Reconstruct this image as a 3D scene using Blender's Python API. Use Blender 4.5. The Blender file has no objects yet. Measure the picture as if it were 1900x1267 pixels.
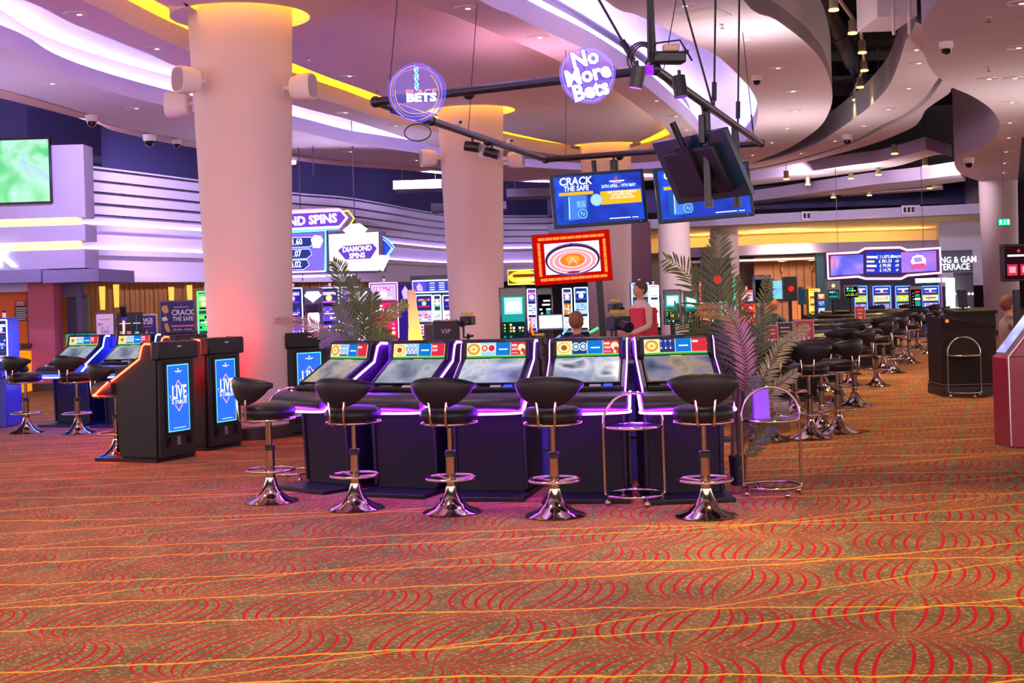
import bpy, bmesh, math, random
from mathutils import Vector, Matrix
from mathutils.geometry import tessellate_polygon
R = math.radians
PI = math.pi
scene = bpy.context.scene
COL = scene.collection

# ------------------------------------------------------------------ camera
FPX, ROLL, HZ, EYE = 2500.0, 0.032, 550.0, 1.6
cam_d = bpy.data.cameras.new('camera')
cam = bpy.data.objects.new('camera', cam_d)
COL.objects.link(cam)
cam_d.sensor_width = 36.0
cam_d.lens = 36.0 * FPX / 1900.0
cam_d.shift_y = -(633.5 - HZ) / 1900.0
cam_d.clip_end = 400
cam.location = (0, 0, EYE)
_c, _s = math.cos(ROLL), math.sin(ROLL)
cam.rotation_euler = Matrix(((_c, _s, 0), (0, 0, -1), (-_s, _c, 0))).to_euler()
scene.camera = cam

# ------------------------------------------------------------------ world, exposure
world = bpy.data.worlds.new('room_ambience')
scene.world = world
world.use_nodes = True
world.node_tree.nodes['Background'].inputs[0].default_value = (0.96, 0.72, 0.76, 1)
world.node_tree.nodes['Background'].inputs[1].default_value = 2.0
vs = scene.view_settings
vs.view_transform = 'Standard'
vs.look = 'None'
vs.exposure = 0.7
vs.gamma = 1.0
vs.use_curve_mapping = False
scene.cycles.max_bounces = 6
scene.cycles.transparent_max_bounces = 8
scene.cycles.sample_clamp_indirect = 4.0

# ------------------------------------------------------------------ geometry of the view: real positions read off the photograph
def ray(px, py):
    a = (px - 950) / FPX
    b = (HZ - py) / FPX
    return Vector((a * _c + b * _s, 1.0, -a * _s + b * _c))

def at(px, py, z=0.0):
    """point of the horizontal plane z that the photo shows at px, py"""
    d = ray(px, py)
    t = (z - EYE) / d.z
    return Vector((d.x * t, t, z))

def pt(px, py, Y):
    d = ray(px, py)
    return Vector((d.x * Y, Y, EYE + d.z * Y))

# ------------------------------------------------------------------ lamps of the room, and added fill lamps
def spot(name, loc, power, color, angle=100, blend=0.8, aim=(0, 0, -1), size=0.12):
    l = bpy.data.lights.new(name, 'SPOT')
    l.energy = power
    l.color = color
    l.spot_size = R(angle)
    l.spot_blend = blend
    l.shadow_soft_size = size
    o = bpy.data.objects.new(name, l)
    COL.objects.link(o)
    o.location = loc
    o.rotation_euler = Vector(aim).to_track_quat('-Z', 'Y').to_euler()
    return o

WARM = (1.0, 0.70, 0.32)
PINK = (1.0, 0.74, 0.58)
for (x, y, p, c, a) in ((2.6, 8.6, 640, WARM, 60), (0.7, 8.8, 520, WARM, 38), (4.6, 9.8, 420, WARM, 60),
                        (1.8, 5.6, 330, WARM, 80), (-1.4, 5.6, 320, (1, .70, .38), 90), (-3.6, 7.6, 340, (1, .68, .42), 90),
                        (-4.4, 11.5, 260, PINK, 90), (-6.0, 15.5, 300, PINK, 90), (3.4, 14.0, 420, WARM, 70),
                        (5.2, 13.5, 420, WARM, 70), (5.6, 18.5, 420, WARM, 80), (7.6, 23.0, 480, WARM, 90),
                        (9.5, 29.0, 520, WARM, 90), (-2.2, 9.2, 220, PINK, 80), (1.0, 12.6, 200, PINK, 80),
                        (-1.0, 21.5, 400, PINK, 110), (4.0, 24.0, 500, PINK, 100), (8.5, 37.0, 700, WARM, 110),
                        (0.2, 3.0, 160, WARM, 100), (-7.5, 22.5, 400, PINK, 110)):
    spot('downlight_lamp', (x, y, 4.93), p * 1.0, c, a)

# lilac fill spots without fixtures, added to brighten the left wall and far end
for x, y, ax, ay in ((-7.6, 24.0, -.8, 1), (-5.5, 30.5, -.5, 1), (-2.0, 36.0, -.4, 1), (1.0, 40.0, -.2, 1)):
    spot('wall_fill', (x, y, 4.9), 420 if y < 28 else 1100, (.62, .50, 1.0), 120, aim=(ax, ay, -.12))
for x, y in ((3.5, 38.0), (8.5, 38.5), (12.5, 38.0)):
    spot('wall_fill', (x, y, 4.6), 650, (.80, .66, .86), 110, aim=(0, 1, -.2))

# upward fill lamps, added without fixtures to lift the ceiling
for x, y, z, p, c in ((-1.2, 12.9, 3.62, 150, (1, .42, .62)), (.6, 18.4, 3.62, 220, (1, .42, .62)), (3.2, 17.6, 3.62, 260, (1, .82, .84)), (1.2, 12.2, 3.62, 150, (1, .72, .86)),
                      (9.2, 21.0, 1.3, 700, (1, .86, .84)), (9.6, 38.0, 3.3, 500, (1, .84, .84)), (-3.5, 28.3, 2.2, 500, (.72, .60, 1)), (-8.2, 19.0, 1.4, 500, (.74, .68, 1)), (5.6, 27.0, 2.2, 600, (1, .84, .84))):
    spot('ceiling_fill', (x, y, z), p * .38, c, 150, 1.0, (0, 0, 1), .25)

# ------------------------------------------------------------------ node expression helper
class NX:
    def __init__(s, nt, sock): s.nt, s.k = nt, sock
    @staticmethod
    def m(nt, op, a, b=None, c=None):
        n = nt.nodes.new('ShaderNodeMath'); n.operation = op
        for i, v in enumerate((a, b, c)):
            if v is None: continue
            if isinstance(v, NX): nt.links.new(v.k, n.inputs[i])
            else: n.inputs[i].default_value = v
        return NX(nt, n.outputs[0])
    def __add__(s, o): return NX.m(s.nt, 'ADD', s, o)
    __radd__ = __add__
    def __sub__(s, o): return NX.m(s.nt, 'SUBTRACT', s, o)
    def __rsub__(s, o): return NX.m(s.nt, 'SUBTRACT', o, s)
    def __mul__(s, o): return NX.m(s.nt, 'MULTIPLY', s, o)
    __rmul__ = __mul__
    def __truediv__(s, o): return NX.m(s.nt, 'DIVIDE', s, o)
    def f(s, op, b=None, c=None): return NX.m(s.nt, op, s, b, c)
    def step(s, lo, hi):
        n = s.nt.nodes.new('ShaderNodeMapRange'); n.interpolation_type = 'SMOOTHSTEP'
        s.nt.links.new(s.k, n.inputs[0]); n.inputs[1].default_value = lo; n.inputs[2].default_value = hi
        return NX(s.nt, n.outputs[0])

def lin(c):
    if isinstance(c, str):
        c = c.lstrip('#'); c = [int(c[i:i + 2], 16) / 255 for i in (0, 2, 4)]
        return tuple((v / 12.92 if v <= .04045 else ((v + .055) / 1.055) ** 2.4) for v in c)
    return tuple(c)

MATS = {}
def mat(name, color='#808080', rough=0.5, metal=0.0, emit=None, es=1.0, spec=0.5, noise=0.0, nscale=8.0, bump=0.0, coat=0.0, alpha=None, trans=0.0, ecol=None):
    if name in MATS: return MATS[name]
    m = bpy.data.materials.new(name); m.use_nodes = True
    nt = m.node_tree; b = nt.nodes['Principled BSDF']
    c = lin(color)
    b.inputs['Base Color'].default_value = (*c, 1)
    b.inputs['Roughness'].default_value = rough
    b.inputs['Metallic'].default_value = metal
    b.inputs['Specular IOR Level'].default_value = spec
    if coat: b.inputs['Coat Weight'].default_value = coat; b.inputs['Coat Roughness'].default_value = .08
    if trans: b.inputs['Transmission Weight'].default_value = trans
    if alpha is not None: b.inputs['Alpha'].default_value = alpha
    if emit is not None:
        b.inputs['Emission Color'].default_value = (*lin(emit), 1)
        b.inputs['Emission Strength'].default_value = es
    if noise or bump:
        tc = nt.nodes.new('ShaderNodeTexCoord'); n = nt.nodes.new('ShaderNodeTexNoise')
        n.inputs['Scale'].default_value = nscale; n.inputs['Detail'].default_value = 4
        nt.links.new(tc.outputs['Object'], n.inputs['Vector'])
        if noise:
            mx = nt.nodes.new('ShaderNodeMix'); mx.data_type = 'RGBA'
            mx.inputs[6].default_value = (*[v * (1 - noise) for v in c], 1)
            mx.inputs[7].default_value = (*[min(1, v * (1 + noise)) for v in c], 1)
            nt.links.new(n.outputs[0], mx.inputs[0]); nt.links.new(mx.outputs[2], b.inputs['Base Color'])
        if bump:
            bp = nt.nodes.new('ShaderNodeBump'); bp.inputs['Strength'].default_value = bump; bp.inputs['Distance'].default_value = .01
            nt.links.new(n.outputs[0], bp.inputs['Height']); nt.links.new(bp.outputs[0], b.inputs['Normal'])
    MATS[name] = m
    return m

def glow(c, s=1.0):
    """light-emitting surface of a lamp or a screen"""
    k = 'glow_%s_%.2f' % (c, s)
    if k in MATS: return MATS[k]
    m = bpy.data.materials.new(k); m.use_nodes = True
    nt = m.node_tree; nt.nodes.clear()
    e = nt.nodes.new('ShaderNodeEmission'); o = nt.nodes.new('ShaderNodeOutputMaterial')
    e.inputs[0].default_value = (*lin(c), 1); e.inputs[1].default_value = s * .78 if s < 2.6 else s
    nt.links.new(e.outputs[0], o.inputs[0])
    MATS[k] = m
    return m

def screen_mat(name, cols, scale=3.0, es=1.0, seed=0.0, rough=.12, dist=1.0, detail=3, stretch=(1, 1, 1)):
    """a lit display showing a soft moving picture made of several colours"""
    if name in MATS: return MATS[name]
    m = bpy.data.materials.new(name); m.use_nodes = True
    nt = m.node_tree; b = nt.nodes['Principled BSDF']
    b.inputs['Base Color'].default_value = (.01, .01, .012, 1); b.inputs['Roughness'].default_value = rough
    tc = nt.nodes.new('ShaderNodeTexCoord'); mp = nt.nodes.new('ShaderNodeMapping')
    mp.inputs['Location'].default_value = (seed, seed * .7, seed * .3); mp.inputs['Scale'].default_value = stretch
    n = nt.nodes.new('ShaderNodeTexNoise'); n.inputs['Scale'].default_value = scale; n.inputs['Detail'].default_value = detail
    n.inputs['Distortion'].default_value = dist
    r = nt.nodes.new('ShaderNodeValToRGB')
    nt.links.new(tc.outputs['Object'], mp.inputs[0]); nt.links.new(mp.outputs[0], n.inputs['Vector']); nt.links.new(n.outputs[0], r.inputs[0])
    el = r.color_ramp.elements
    while len(el) < len(cols): el.new(.5)
    for i, c in enumerate(cols):
        el[i].position = .28 + .44 * i / max(1, len(cols) - 1); el[i].color = (*lin(c), 1)
    nt.links.new(r.outputs[0], b.inputs['Emission Color']); b.inputs['Emission Strength'].default_value = es * .78
    MATS[name] = m
    return m

# ------------------------------------------------------------------ mesh builder
def frame_of(d):
    d = d.normalized()
    u = d.cross(Vector((0, 0, 1)))
    if u.length < 1e-4: u = Vector((1, 0, 0))
    u.normalize()
    return u, d.cross(u).normalized()

class MB:
    def __init__(s): s.v, s.f, s.m, s.mats = [], [], [], []
    def slot(s, m):
        if m not in s.mats: s.mats.append(m)
        return s.mats.index(m)
    def add(s, vs_, fs, m):
        k = len(s.v); s.v += [tuple(p) for p in vs_]; i = s.slot(m)
        s.f += [tuple(k + a for a in f_) for f_ in fs]; s.m += [i] * len(fs)
        return s
    def box(s, c, sz, m, rz=0.0, taper=1.0, rx=0.0):
        x, y, z = (q / 2 for q in sz); P = []
        M = Matrix.Rotation(rz, 3, 'Z') @ Matrix.Rotation(rx, 3, 'X')
        for dz in (-z, z):
            t = taper if dz > 0 else 1
            for dx, dy in ((-x, -y), (x, -y), (x, y), (-x, y)): P.append(Vector(c) + M @ Vector((dx * t, dy * t, dz)))
        return s.add(P, [(3, 2, 1, 0), (4, 5, 6, 7), (0, 1, 5, 4), (1, 2, 6, 5), (2, 3, 7, 6), (3, 0, 4, 7)], m)
    def quad(s, a, b, c, d, m): return s.add([a, b, c, d], [(0, 1, 2, 3)], m)
    def tube(s, pts, r, m, n=10, closed=False, caps=True, r1=None):
        pts = [Vector(p) for p in pts]; N = len(pts); P = []; F = []
        u = None
        for i, p in enumerate(pts):
            if closed: d = pts[(i + 1) % N] - pts[i - 1]
            else: d = pts[min(i + 1, N - 1)] - pts[max(i - 1, 0)]
            if d.length < 1e-9: d = Vector((0, 0, 1))
            d.normalize()
            if u is None: u, w = frame_of(d)
            else:
                u = u - d * u.dot(d)
                if u.length < 1e-6: u, w = frame_of(d)
                u.normalize(); w = d.cross(u)
            rr = r if r1 is None else r + (r1 - r) * i / (N - 1)
            for k in range(n):
                a = 2 * PI * k / n; P.append(p + (u * math.cos(a) + w * math.sin(a)) * rr)
        M_ = N if closed else N - 1
        for i in range(M_):
            j = (i + 1) % N
            for k in range(n): F.append((i * n + k, i * n + (k + 1) % n, j * n + (k + 1) % n, j * n + k))
        if caps and not closed: F.append(tuple(range(n))[::-1]); F.append(tuple((N - 1) * n + k for k in range(n)))
        return s.add(P, F, m)
    def lathe(s, prof, m, n=28, c=(0, 0, 0), axis=None):
        P, F = [], []
        M = Matrix.Identity(3) if axis is None else Vector(axis).to_track_quat('Z', 'Y').to_matrix()
        for r, z in prof:
            for k in range(n): P.append(Vector(c) + M @ Vector((r * math.cos(2 * PI * k / n), r * math.sin(2 * PI * k / n), z)))
        for i in range(len(prof) - 1):
            for k in range(n): F.append((i * n + k, i * n + (k + 1) % n, (i + 1) * n + (k + 1) % n, (i + 1) * n + k))
        if prof[0][0] > 1e-5: F.append(tuple(range(n))[::-1])
        if prof[-1][0] > 1e-5: F.append(tuple((len(prof) - 1) * n + k for k in range(n)))
        return s.add(P, F, m)
    def prism(s, poly, z0, z1, m, mside=None, mtop=None):
        n = len(poly); tris = tessellate_polygon([[Vector((p[0], p[1], 0)) for p in poly]])
        area = sum(poly[i][0] * poly[(i + 1) % n][1] - poly[(i + 1) % n][0] * poly[i][1] for i in range(n))
        lo = [(p[0], p[1], z0) for p in poly]; hi = [(p[0], p[1], z1) for p in poly]
        def nrm(t):
            a, b, c = (poly[i] for i in t)
            return (b[0] - a[0]) * (c[1] - a[1]) - (b[1] - a[1]) * (c[0] - a[0])
        T = [t if nrm(t) > 0 else t[::-1] for t in tris]
        s.add(lo, [t[::-1] for t in T], m); s.add(hi, T, mtop or m)
        F = [(i, (i + 1) % n, n + (i + 1) % n, n + i) for i in range(n)]
        if area < 0: F = [f_[::-1] for f_ in F]
        return s.add(lo + hi, F, mside or m)
    def extrude_x(s, prof, x0, x1, m):
        """profile in (y, z) swept from x0 to x1"""
        n = len(prof); tris = tessellate_polygon([[Vector((p[0], p[1], 0)) for p in prof]])
        a = [(x0, p[0], p[1]) for p in prof]; b = [(x1, p[0], p[1]) for p in prof]
        s.add(a + b, [(i, (i + 1) % n, n + (i + 1) % n, n + i) for i in range(n)] + [tuple(t) for t in tris] + [tuple(n + q for q in t)[::-1] for t in tris], m)
        return s
    def ball(s, c, r, m, n=12, sx=1, sy=1, sz=1):
        P, F = [], []; h = n // 2
        for i in range(h + 1):
            a = PI * i / h
            for k in range(n): P.append((c[0] + r * sx * math.sin(a) * math.cos(2 * PI * k / n), c[1] + r * sy * math.sin(a) * math.sin(2 * PI * k / n), c[2] + r * sz * math.cos(a)))
        for i in range(h):
            for k in range(n): F.append((i * n + k, (i + 1) * n + k, (i + 1) * n + (k + 1) % n, i * n + (k + 1) % n))
        return s.add(P, F, m)
    def build(s, name, parent=None, label=None, smooth=True, bevel=0.0, kind=None, loc=None, rot=None, angle=35):
        me = bpy.data.meshes.new(name)
        me.from_pydata(s.v, [], s.f); me.update()
        for m in s.mats: me.materials.append(m)
        me.polygons.foreach_set('material_index', s.m)
        bm = bmesh.new(); bm.from_mesh(me)
        bmesh.ops.remove_doubles(bm, verts=bm.verts, dist=1e-5)
        bmesh.ops.recalc_face_normals(bm, faces=bm.faces)
        bm.to_mesh(me); bm.free()
        if smooth:
            me.polygons.foreach_set('use_smooth', [True] * len(me.polygons)); me.set_sharp_from_angle(angle=R(angle))
        o = bpy.data.objects.new(name, me); COL.objects.link(o)
        if parent is not None: o.parent = parent
        if loc is not None: o.location = loc
        if rot is not None: o.rotation_euler = rot
        if bevel:
            md = o.modifiers.new('bevel', 'BEVEL'); md.width = bevel; md.segments = 2; md.limit_method = 'ANGLE'; md.angle_limit = R(40)
        if label: o['label'] = label
        if kind: o['kind'] = kind
        return o

def thing(name, label, cat, loc=(0, 0, 0), rz=0.0, group=None, rot=None):
    o = bpy.data.objects.new(name, None); COL.objects.link(o)
    o.empty_display_size = .1
    o.location = loc; o.rotation_euler = rot if rot is not None else (0, 0, rz)
    return tag(o, label, cat, group)

def tag(o, label, cat, group=None):
    o['label'] = label; o['category'] = cat
    if group: o['group'] = group
    return o

def copy_tree(o, parent=None):
    c = o.copy(); COL.objects.link(c)
    if parent is not None:
        c.parent = parent; c.matrix_parent_inverse = o.matrix_parent_inverse.copy()
    for ch in KIDS.get(o.name, []): copy_tree(ch, c)
    return c

KIDS = {}
def index_kids(*roots):
    for o in bpy.data.objects:
        pass
    KIDS.clear()
    for o in bpy.data.objects:
        if o.parent: KIDS.setdefault(o.parent.name, []).append(o)

def dup(root, loc, rz, label=None, group=None, rot=None):
    c = copy_tree(root)
    c.location = loc; c.rotation_euler = rot if rot is not None else (0, 0, rz)
    if label: c['label'] = label
    if group: c['group'] = group
    return c

def text(name, body, parent, loc, size, m, rot=(PI / 2, 0, 0), bold=.0, extrude=.0, align='CENTER', shear=0.0, sx=1.0, spacing=1.0, label=None):
    cu = bpy.data.curves.new(name, 'FONT'); cu.body = body; cu.size = size; cu.extrude = extrude; cu.offset = bold * size
    cu.align_x = align; cu.align_y = 'CENTER'; cu.shear = shear; cu.space_character = spacing; cu.space_line = .9
    cu.materials.append(m); cu.resolution_u = 2
    tmp = bpy.data.objects.new(name, cu)
    me = bpy.data.meshes.new_from_object(tmp); bpy.data.objects.remove(tmp); bpy.data.curves.remove(cu)
    o = bpy.data.objects.new(name, me); COL.objects.link(o); o.parent = parent
    o.location = loc; o.rotation_euler = rot; o.scale = (sx, 1, 1)
    if label: o['label'] = label
    return o

def catmull(P, k=6, closed=False):
    P = [Vector(p) for p in P]; out = []; n = len(P)
    rng = range(n) if closed else range(n - 1)
    for i in rng:
        if closed: a, b, c, d = P[i - 1], P[i], P[(i + 1) % n], P[(i + 2) % n]
        else: a, b, c, d = P[max(i - 1, 0)], P[i], P[i + 1], P[min(i + 2, n - 1)]
        for j in range(k):
            t = j / k
            out.append(.5 * ((2 * b) + (-a + c) * t + (2 * a - 5 * b + 4 * c - d) * t * t + (-a + 3 * b - 3 * c + d) * t ** 3))
    if not closed: out.append(P[-1])
    return out

def picture(mb, w, h, items, x0=None, z0=0.0, y0=0.0):
    """flat artwork of a display: items in 0..1 of its width and height, facing -y"""
    if x0 is None: x0 = -w / 2
    for i, it in enumerate(items):
        k, m = it[0], it[-1]; y = y0 - .0007 * (i % 12 + 1)
        X = lambda q: x0 + q * w
        Z = lambda q: z0 + q * h
        if k == 'r':
            a, b, c, d = it[1:5]
            mb.quad((X(a), y, Z(b)), (X(c), y, Z(b)), (X(c), y, Z(d)), (X(a), y, Z(d)), m)
        elif k == 'd':
            cx, cz, r = it[1:4]; n = 20; ry = r
            mb.add([(X(cx), y, Z(cz))] + [(X(cx) + r * h * math.cos(2 * PI * q / n), y, Z(cz) + ry * h * math.sin(2 * PI * q / n)) for q in range(n)], [(0, q + 1, (q + 1) % n + 1) for q in range(n)], m)
        elif k == 'e':
            cx, cz, rx, ry = it[1:5]; n = 32
            mb.add([(X(cx), y, Z(cz))] + [(X(cx) + rx * w * math.cos(2 * PI * q / n), y, Z(cz) + ry * h * math.sin(2 * PI * q / n)) for q in range(n)], [(0, q + 1, (q + 1) % n + 1) for q in range(n)], m)
        elif k == 'p':
            P = it[1]; mb.add([(X(a), y, Z(b)) for a, b in P], [tuple(range(len(P)))], m)
        elif k == 'l':
            P = it[1]; t = it[2]
            for (a, b), (c, d) in zip(P, P[1:]):
                u = Vector((X(c) - X(a), 0, Z(d) - Z(b)));
                if u.length < 1e-6: continue
                u.normalize(); v = Vector((-u.z, 0, u.x)) * t / 2; e = u * t * .4
                A, B = Vector((X(a), y, Z(b))) - e, Vector((X(c), y, Z(d))) + e
                mb.quad(A - v, B - v, B + v, A + v, m)
    return mb
# ------------------------------------------------------------------ carpet
def carpet():
    m = bpy.data.materials.new('patterned_carpet'); m.use_nodes = True
    nt = m.node_tree; b = nt.nodes['Principled BSDF']
    tc = nt.nodes.new('ShaderNodeTexCoord'); sp = nt.nodes.new('ShaderNodeSeparateXYZ')
    nt.links.new(tc.outputs['Object'], sp.inputs[0])
    X, Y = NX(nt, sp.outputs[0]), NX(nt, sp.outputs[1])
    th = R(20.2); W, L = .955, .945
    k = at(1675, 1180)
    X = X - k.x; Y = Y - k.y
    U = (X * math.cos(th) - Y * math.sin(th)) / W
    V = (X * math.sin(th) + Y * math.cos(th)) / L
    nz = nt.nodes.new('ShaderNodeTexNoise'); nz.inputs['Scale'].default_value = 3; nt.links.new(tc.outputs['Object'], nz.inputs['Vector'])
    wob = (NX(nt, nz.outputs[0]) - .5)
    col = U.f('ROUND'); u = (U - col).f('ABSOLUTE')
    V2 = V - col * .5
    lines = None
    for dv in (0.0, 0.5):
        # cells between knots at integers of V2, cells overlap the next ones a little
        vv = V2 + dv
        fr = V2.f('FRACT') - .5 if dv == 0 else None
        if dv == 0: t = fr.f('ABSOLUTE') * 2 / (u * 1.5 + 1.0)
        else: t = ((V2.f('FRACT') - .5).f('ABSOLUTE') * -1 + 1.0) * 2 / (u * 1.5 + 1.0)
        g = (t.f('MINIMUM', 1.0).f('POWER', 2.2) * -1 + 1.0).f('MAXIMUM', .02)
        a = u / g * 12.6 + .5
        d = (a.f('FRACT') - .5).f('ABSOLUTE')
        ln = d.step(.215, .145) if False else d.step(.145, .09)
        ok = a.f('LESS_THAN', 6.9) * a.f('GREATER_THAN', .9) * t.f('LESS_THAN', 1.0) * g.f('GREATER_THAN', .13)
        ln = ln * ok
        lines = ln if lines is None else lines.f('MAXIMUM', ln)
    # long golden lines drifting across
    wx = U * W; wy = V * L
    gold = None
    for fq, am, ph, sl, spc, wd in ((.9, .12, 0.3, -.34, 1.25, .010), (.62, .24, 2.1, -.62, 1.5, .011), (1.2, .10, 4.0, -.92, 2.6, .008)):
        w_ = (wx * fq + ph).f('SINE') * am + wx * sl + wy + wob * .14
        d = ((w_ / spc).f('FRACT') - .5).f('ABSOLUTE') * spc
        g = d.step(wd * 1.5, wd * .7)
        gold = g if gold is None else gold.f('MAXIMUM', g)
    # woven ground: fine diagonal ribs with beige flecks
    rib = ((X * 190 + Y * 400).f('SINE') * .5 + .5)
    w1 = nt.nodes.new('ShaderNodeTexVoronoi'); w1.inputs['Scale'].default_value = 1.0
    mp = nt.nodes.new('ShaderNodeMapping'); mp.inputs['Rotation'].default_value = (0, 0, R(28)); mp.inputs['Scale'].default_value = (36, 110, 1)
    nt.links.new(tc.outputs['Object'], mp.inputs[0]); nt.links.new(mp.outputs[0], w1.inputs['Vector'])
    fl = NX(nt, w1.outputs['Distance']).step(.42, .18)
    sc = nt.nodes.new('ShaderNodeSeparateColor'); nt.links.new(w1.outputs['Color'], sc.inputs[0])
    fl = fl * NX(nt, sc.outputs[0]).step(.2, .55)
    def mix(fac, c1, c2):
        n = nt.nodes.new('ShaderNodeMix'); n.data_type = 'RGBA'
        if isinstance(fac, NX): nt.links.new(fac.k, n.inputs[0])
        for i, c in ((6, c1), (7, c2)):
            if hasattr(c, 'links') or not isinstance(c, tuple): nt.links.new(c, n.inputs[i])
            else: n.inputs[i].default_value = (*c, 1)
        return n.outputs[2]
    n2 = nt.nodes.new('ShaderNodeTexNoise'); n2.inputs['Scale'].default_value = 90; nt.links.new(tc.outputs['Object'], n2.inputs['Vector'])
    ragged = (NX(nt, n2.outputs[0]) - .5)
    base = mix(NX(nt, nz.outputs[0]).step(.35, .65), lin('#6e5c3a'), lin('#886c42'))
    base = mix(rib * .55, base, lin('#3c2e20'))
    base = mix(fl, base, lin('#c8a880'))
    base = mix((lines + ragged * .5 * lines).step(.3, .7), base, lin('#a81416'))
    base = mix((gold + ragged * .9 * gold).step(.35, .7), base, lin('#e89830'))
    nt.links.new(base, b.inputs['Base Color'])
    b.inputs['Roughness'].default_value = .95; b.inputs['Specular IOR Level'].default_value = .1
    bp = nt.nodes.new('ShaderNodeBump'); bp.inputs['Strength'].default_value = .25; bp.inputs['Distance'].default_value = .003
    nt.links.new(n2.outputs[0], bp.inputs['Height']); nt.links.new(bp.outputs[0], b.inputs['Normal'])
    return m

MB().quad((-32, -2, 0), (34, -2, 0), (34, 100, 0), (-32, 100, 0), carpet()).build('floor', kind='structure')

# ------------------------------------------------------------------ ceiling
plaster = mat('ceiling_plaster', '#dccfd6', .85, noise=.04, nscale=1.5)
plaster_w = mat('white_plaster', '#d8d0d8', .8, noise=.03, nscale=2)
void_m = mat('dark_service_void', '#1c1a20', .95, noise=.3, nscale=3)
navy = mat('navy_paint', '#3c3662', .8, noise=.08)
yellow_led = glow('#ffb414', 30.0)
white_led = glow('#a8a0ff', 42.0)
ZC, TH = 5.0, .22

def tr(px_list, z=ZC):
    return [at(x, y, z).to_2d() for x, y in px_list]
def V2(*a): return [Vector(q) for q in a]
def ccat(P, closed=True, k=5):
    return [p.to_2d() if len(p) == 3 else p for p in catmull([Vector((p[0], p[1], 0)) for p in P], k, closed)]

C1 = ccat(V2((-5.3, 12.5), (-5.6, 10.5), (-4.2, 9.3), (-2.6, 11.2)) + tr([(752, 0), (830, 25), (894, 51), (979, 87), (1040, 115), (1132, 163), (1183, 197), (1230, 234), (1246, 256), (1240, 272), (1170, 290), (1060, 289), (960, 275), (752, 232), (640, 197), (540, 165), (346, 92), (254, 51), (149, 0)]))
C2 = ccat(V2((-5.9, 12.3), (-6.4, 9.6), (-4.2, 8.0), (-2.0, 10.5)) + tr([(888, 0), (945, 25), (1013, 58), (1098, 98), (1183, 150), (1240, 195), (1290, 240), (1296, 262), (1280, 280), (1220, 299), (1100, 303), (960, 293), (820, 275), (708, 241), (640, 220), (538, 193), (349, 131), (271, 98), (136, 44), (44, 0)]))
C3 = ccat(V2((-7.4, 13), (-7.8, 9), (-4, 6.5), (-.5, 10)) + tr([(1122, 0), (1183, 28), (1260, 66), (1328, 102), (1372, 142), (1396, 170), (1406, 200), (1400, 237), (1372, 271), (1338, 292), (1260, 308), (1120, 316), (960, 308), (820, 290), (720, 276), (640, 264), (538, 240), (356, 207), (204, 170), (102, 136), (0, 86)]))
C4 = ccat(V2((-8.6, 17), (-9.5, 13), (-9.5, 7), (-3, 4.2), (1.2, 10)) + tr([(1379, 0), (1440, 37), (1497, 81), (1528, 119), (1543, 163), (1542, 197), (1525, 231), (1497, 254), (1463, 275), (1423, 292), (1370, 308), (1250, 324), (1100, 329), (945, 326), (776, 308), (640, 298), (537, 284), (360, 261), (204, 231), (170, 214), (0, 165)]))

def ring(name, inner, outer, z0, z1, m, edge=None):
    """flat band between two closed outlines, joined by bridging resampled loops"""
    n = 160
    def rs(P):
        P = [Vector((p[0], p[1])) for p in P] + [Vector((P[0][0], P[0][1]))]
        L = [0]
        for a, b in zip(P, P[1:]): L.append(L[-1] + (b - a).length)
        out = []; j = 0
        for i in range(n):
            d = L[-1] * i / n
            while L[j + 1] < d: j += 1
            t = (d - L[j]) / max(1e-9, L[j + 1] - L[j]); out.append(P[j].lerp(P[j + 1], t))
        return out
    poly = [Vector((p[0], p[1], 0)) for p in outer]; hole = [Vector((p[0], p[1], 0)) for p in inner]
    tris = tessellate_polygon([poly, hole]); allp = poly + hole
    mb = MB()
    mb.add([(p.x, p.y, z0) for p in allp], tris, m); mb.add([(p.x, p.y, z1) for p in allp], tris, m)
    for P in (poly, hole):
        k = len(P); mb.add([(p.x, p.y, z0) for p in P] + [(p.x, p.y, z1) for p in P], [(i, (i + 1) % k, k + (i + 1) % k, k + i) for i in range(k)], edge or m)
    return mb.build(name, kind='structure', angle=30)

def offset(P, d):
    """move a closed outline sideways by d (positive: outwards for the given outlines)"""
    n = len(P); ar = sum(P[i][0] * P[(i + 1) % n][1] - P[(i + 1) % n][0] * P[i][1] for i in range(n)); sg = 1 if ar > 0 else -1
    out = []
    for i in range(n):
        t = Vector(P[(i + 1) % n]) - Vector(P[i - 1]); t.normalize(); out.append(Vector(P[i]) + Vector((t.y, -t.x)) * d * sg)
    return out

COLS = [pt(467, 690, 16.4), pt(886, 620, 25.3), pt(1128, 420, 32), pt(1252, 480, 44), pt(1345, 470, 50), pt(1413, 500, 62)]
ring('ceiling', C1, C2, ZC, ZC + TH, plaster)
ring('ceiling', C3, C4, ZC, ZC + TH, plaster)
ring('ceiling', offset(C4, -.12), C4, ZC + .01, ZC + .95, plaster)
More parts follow.
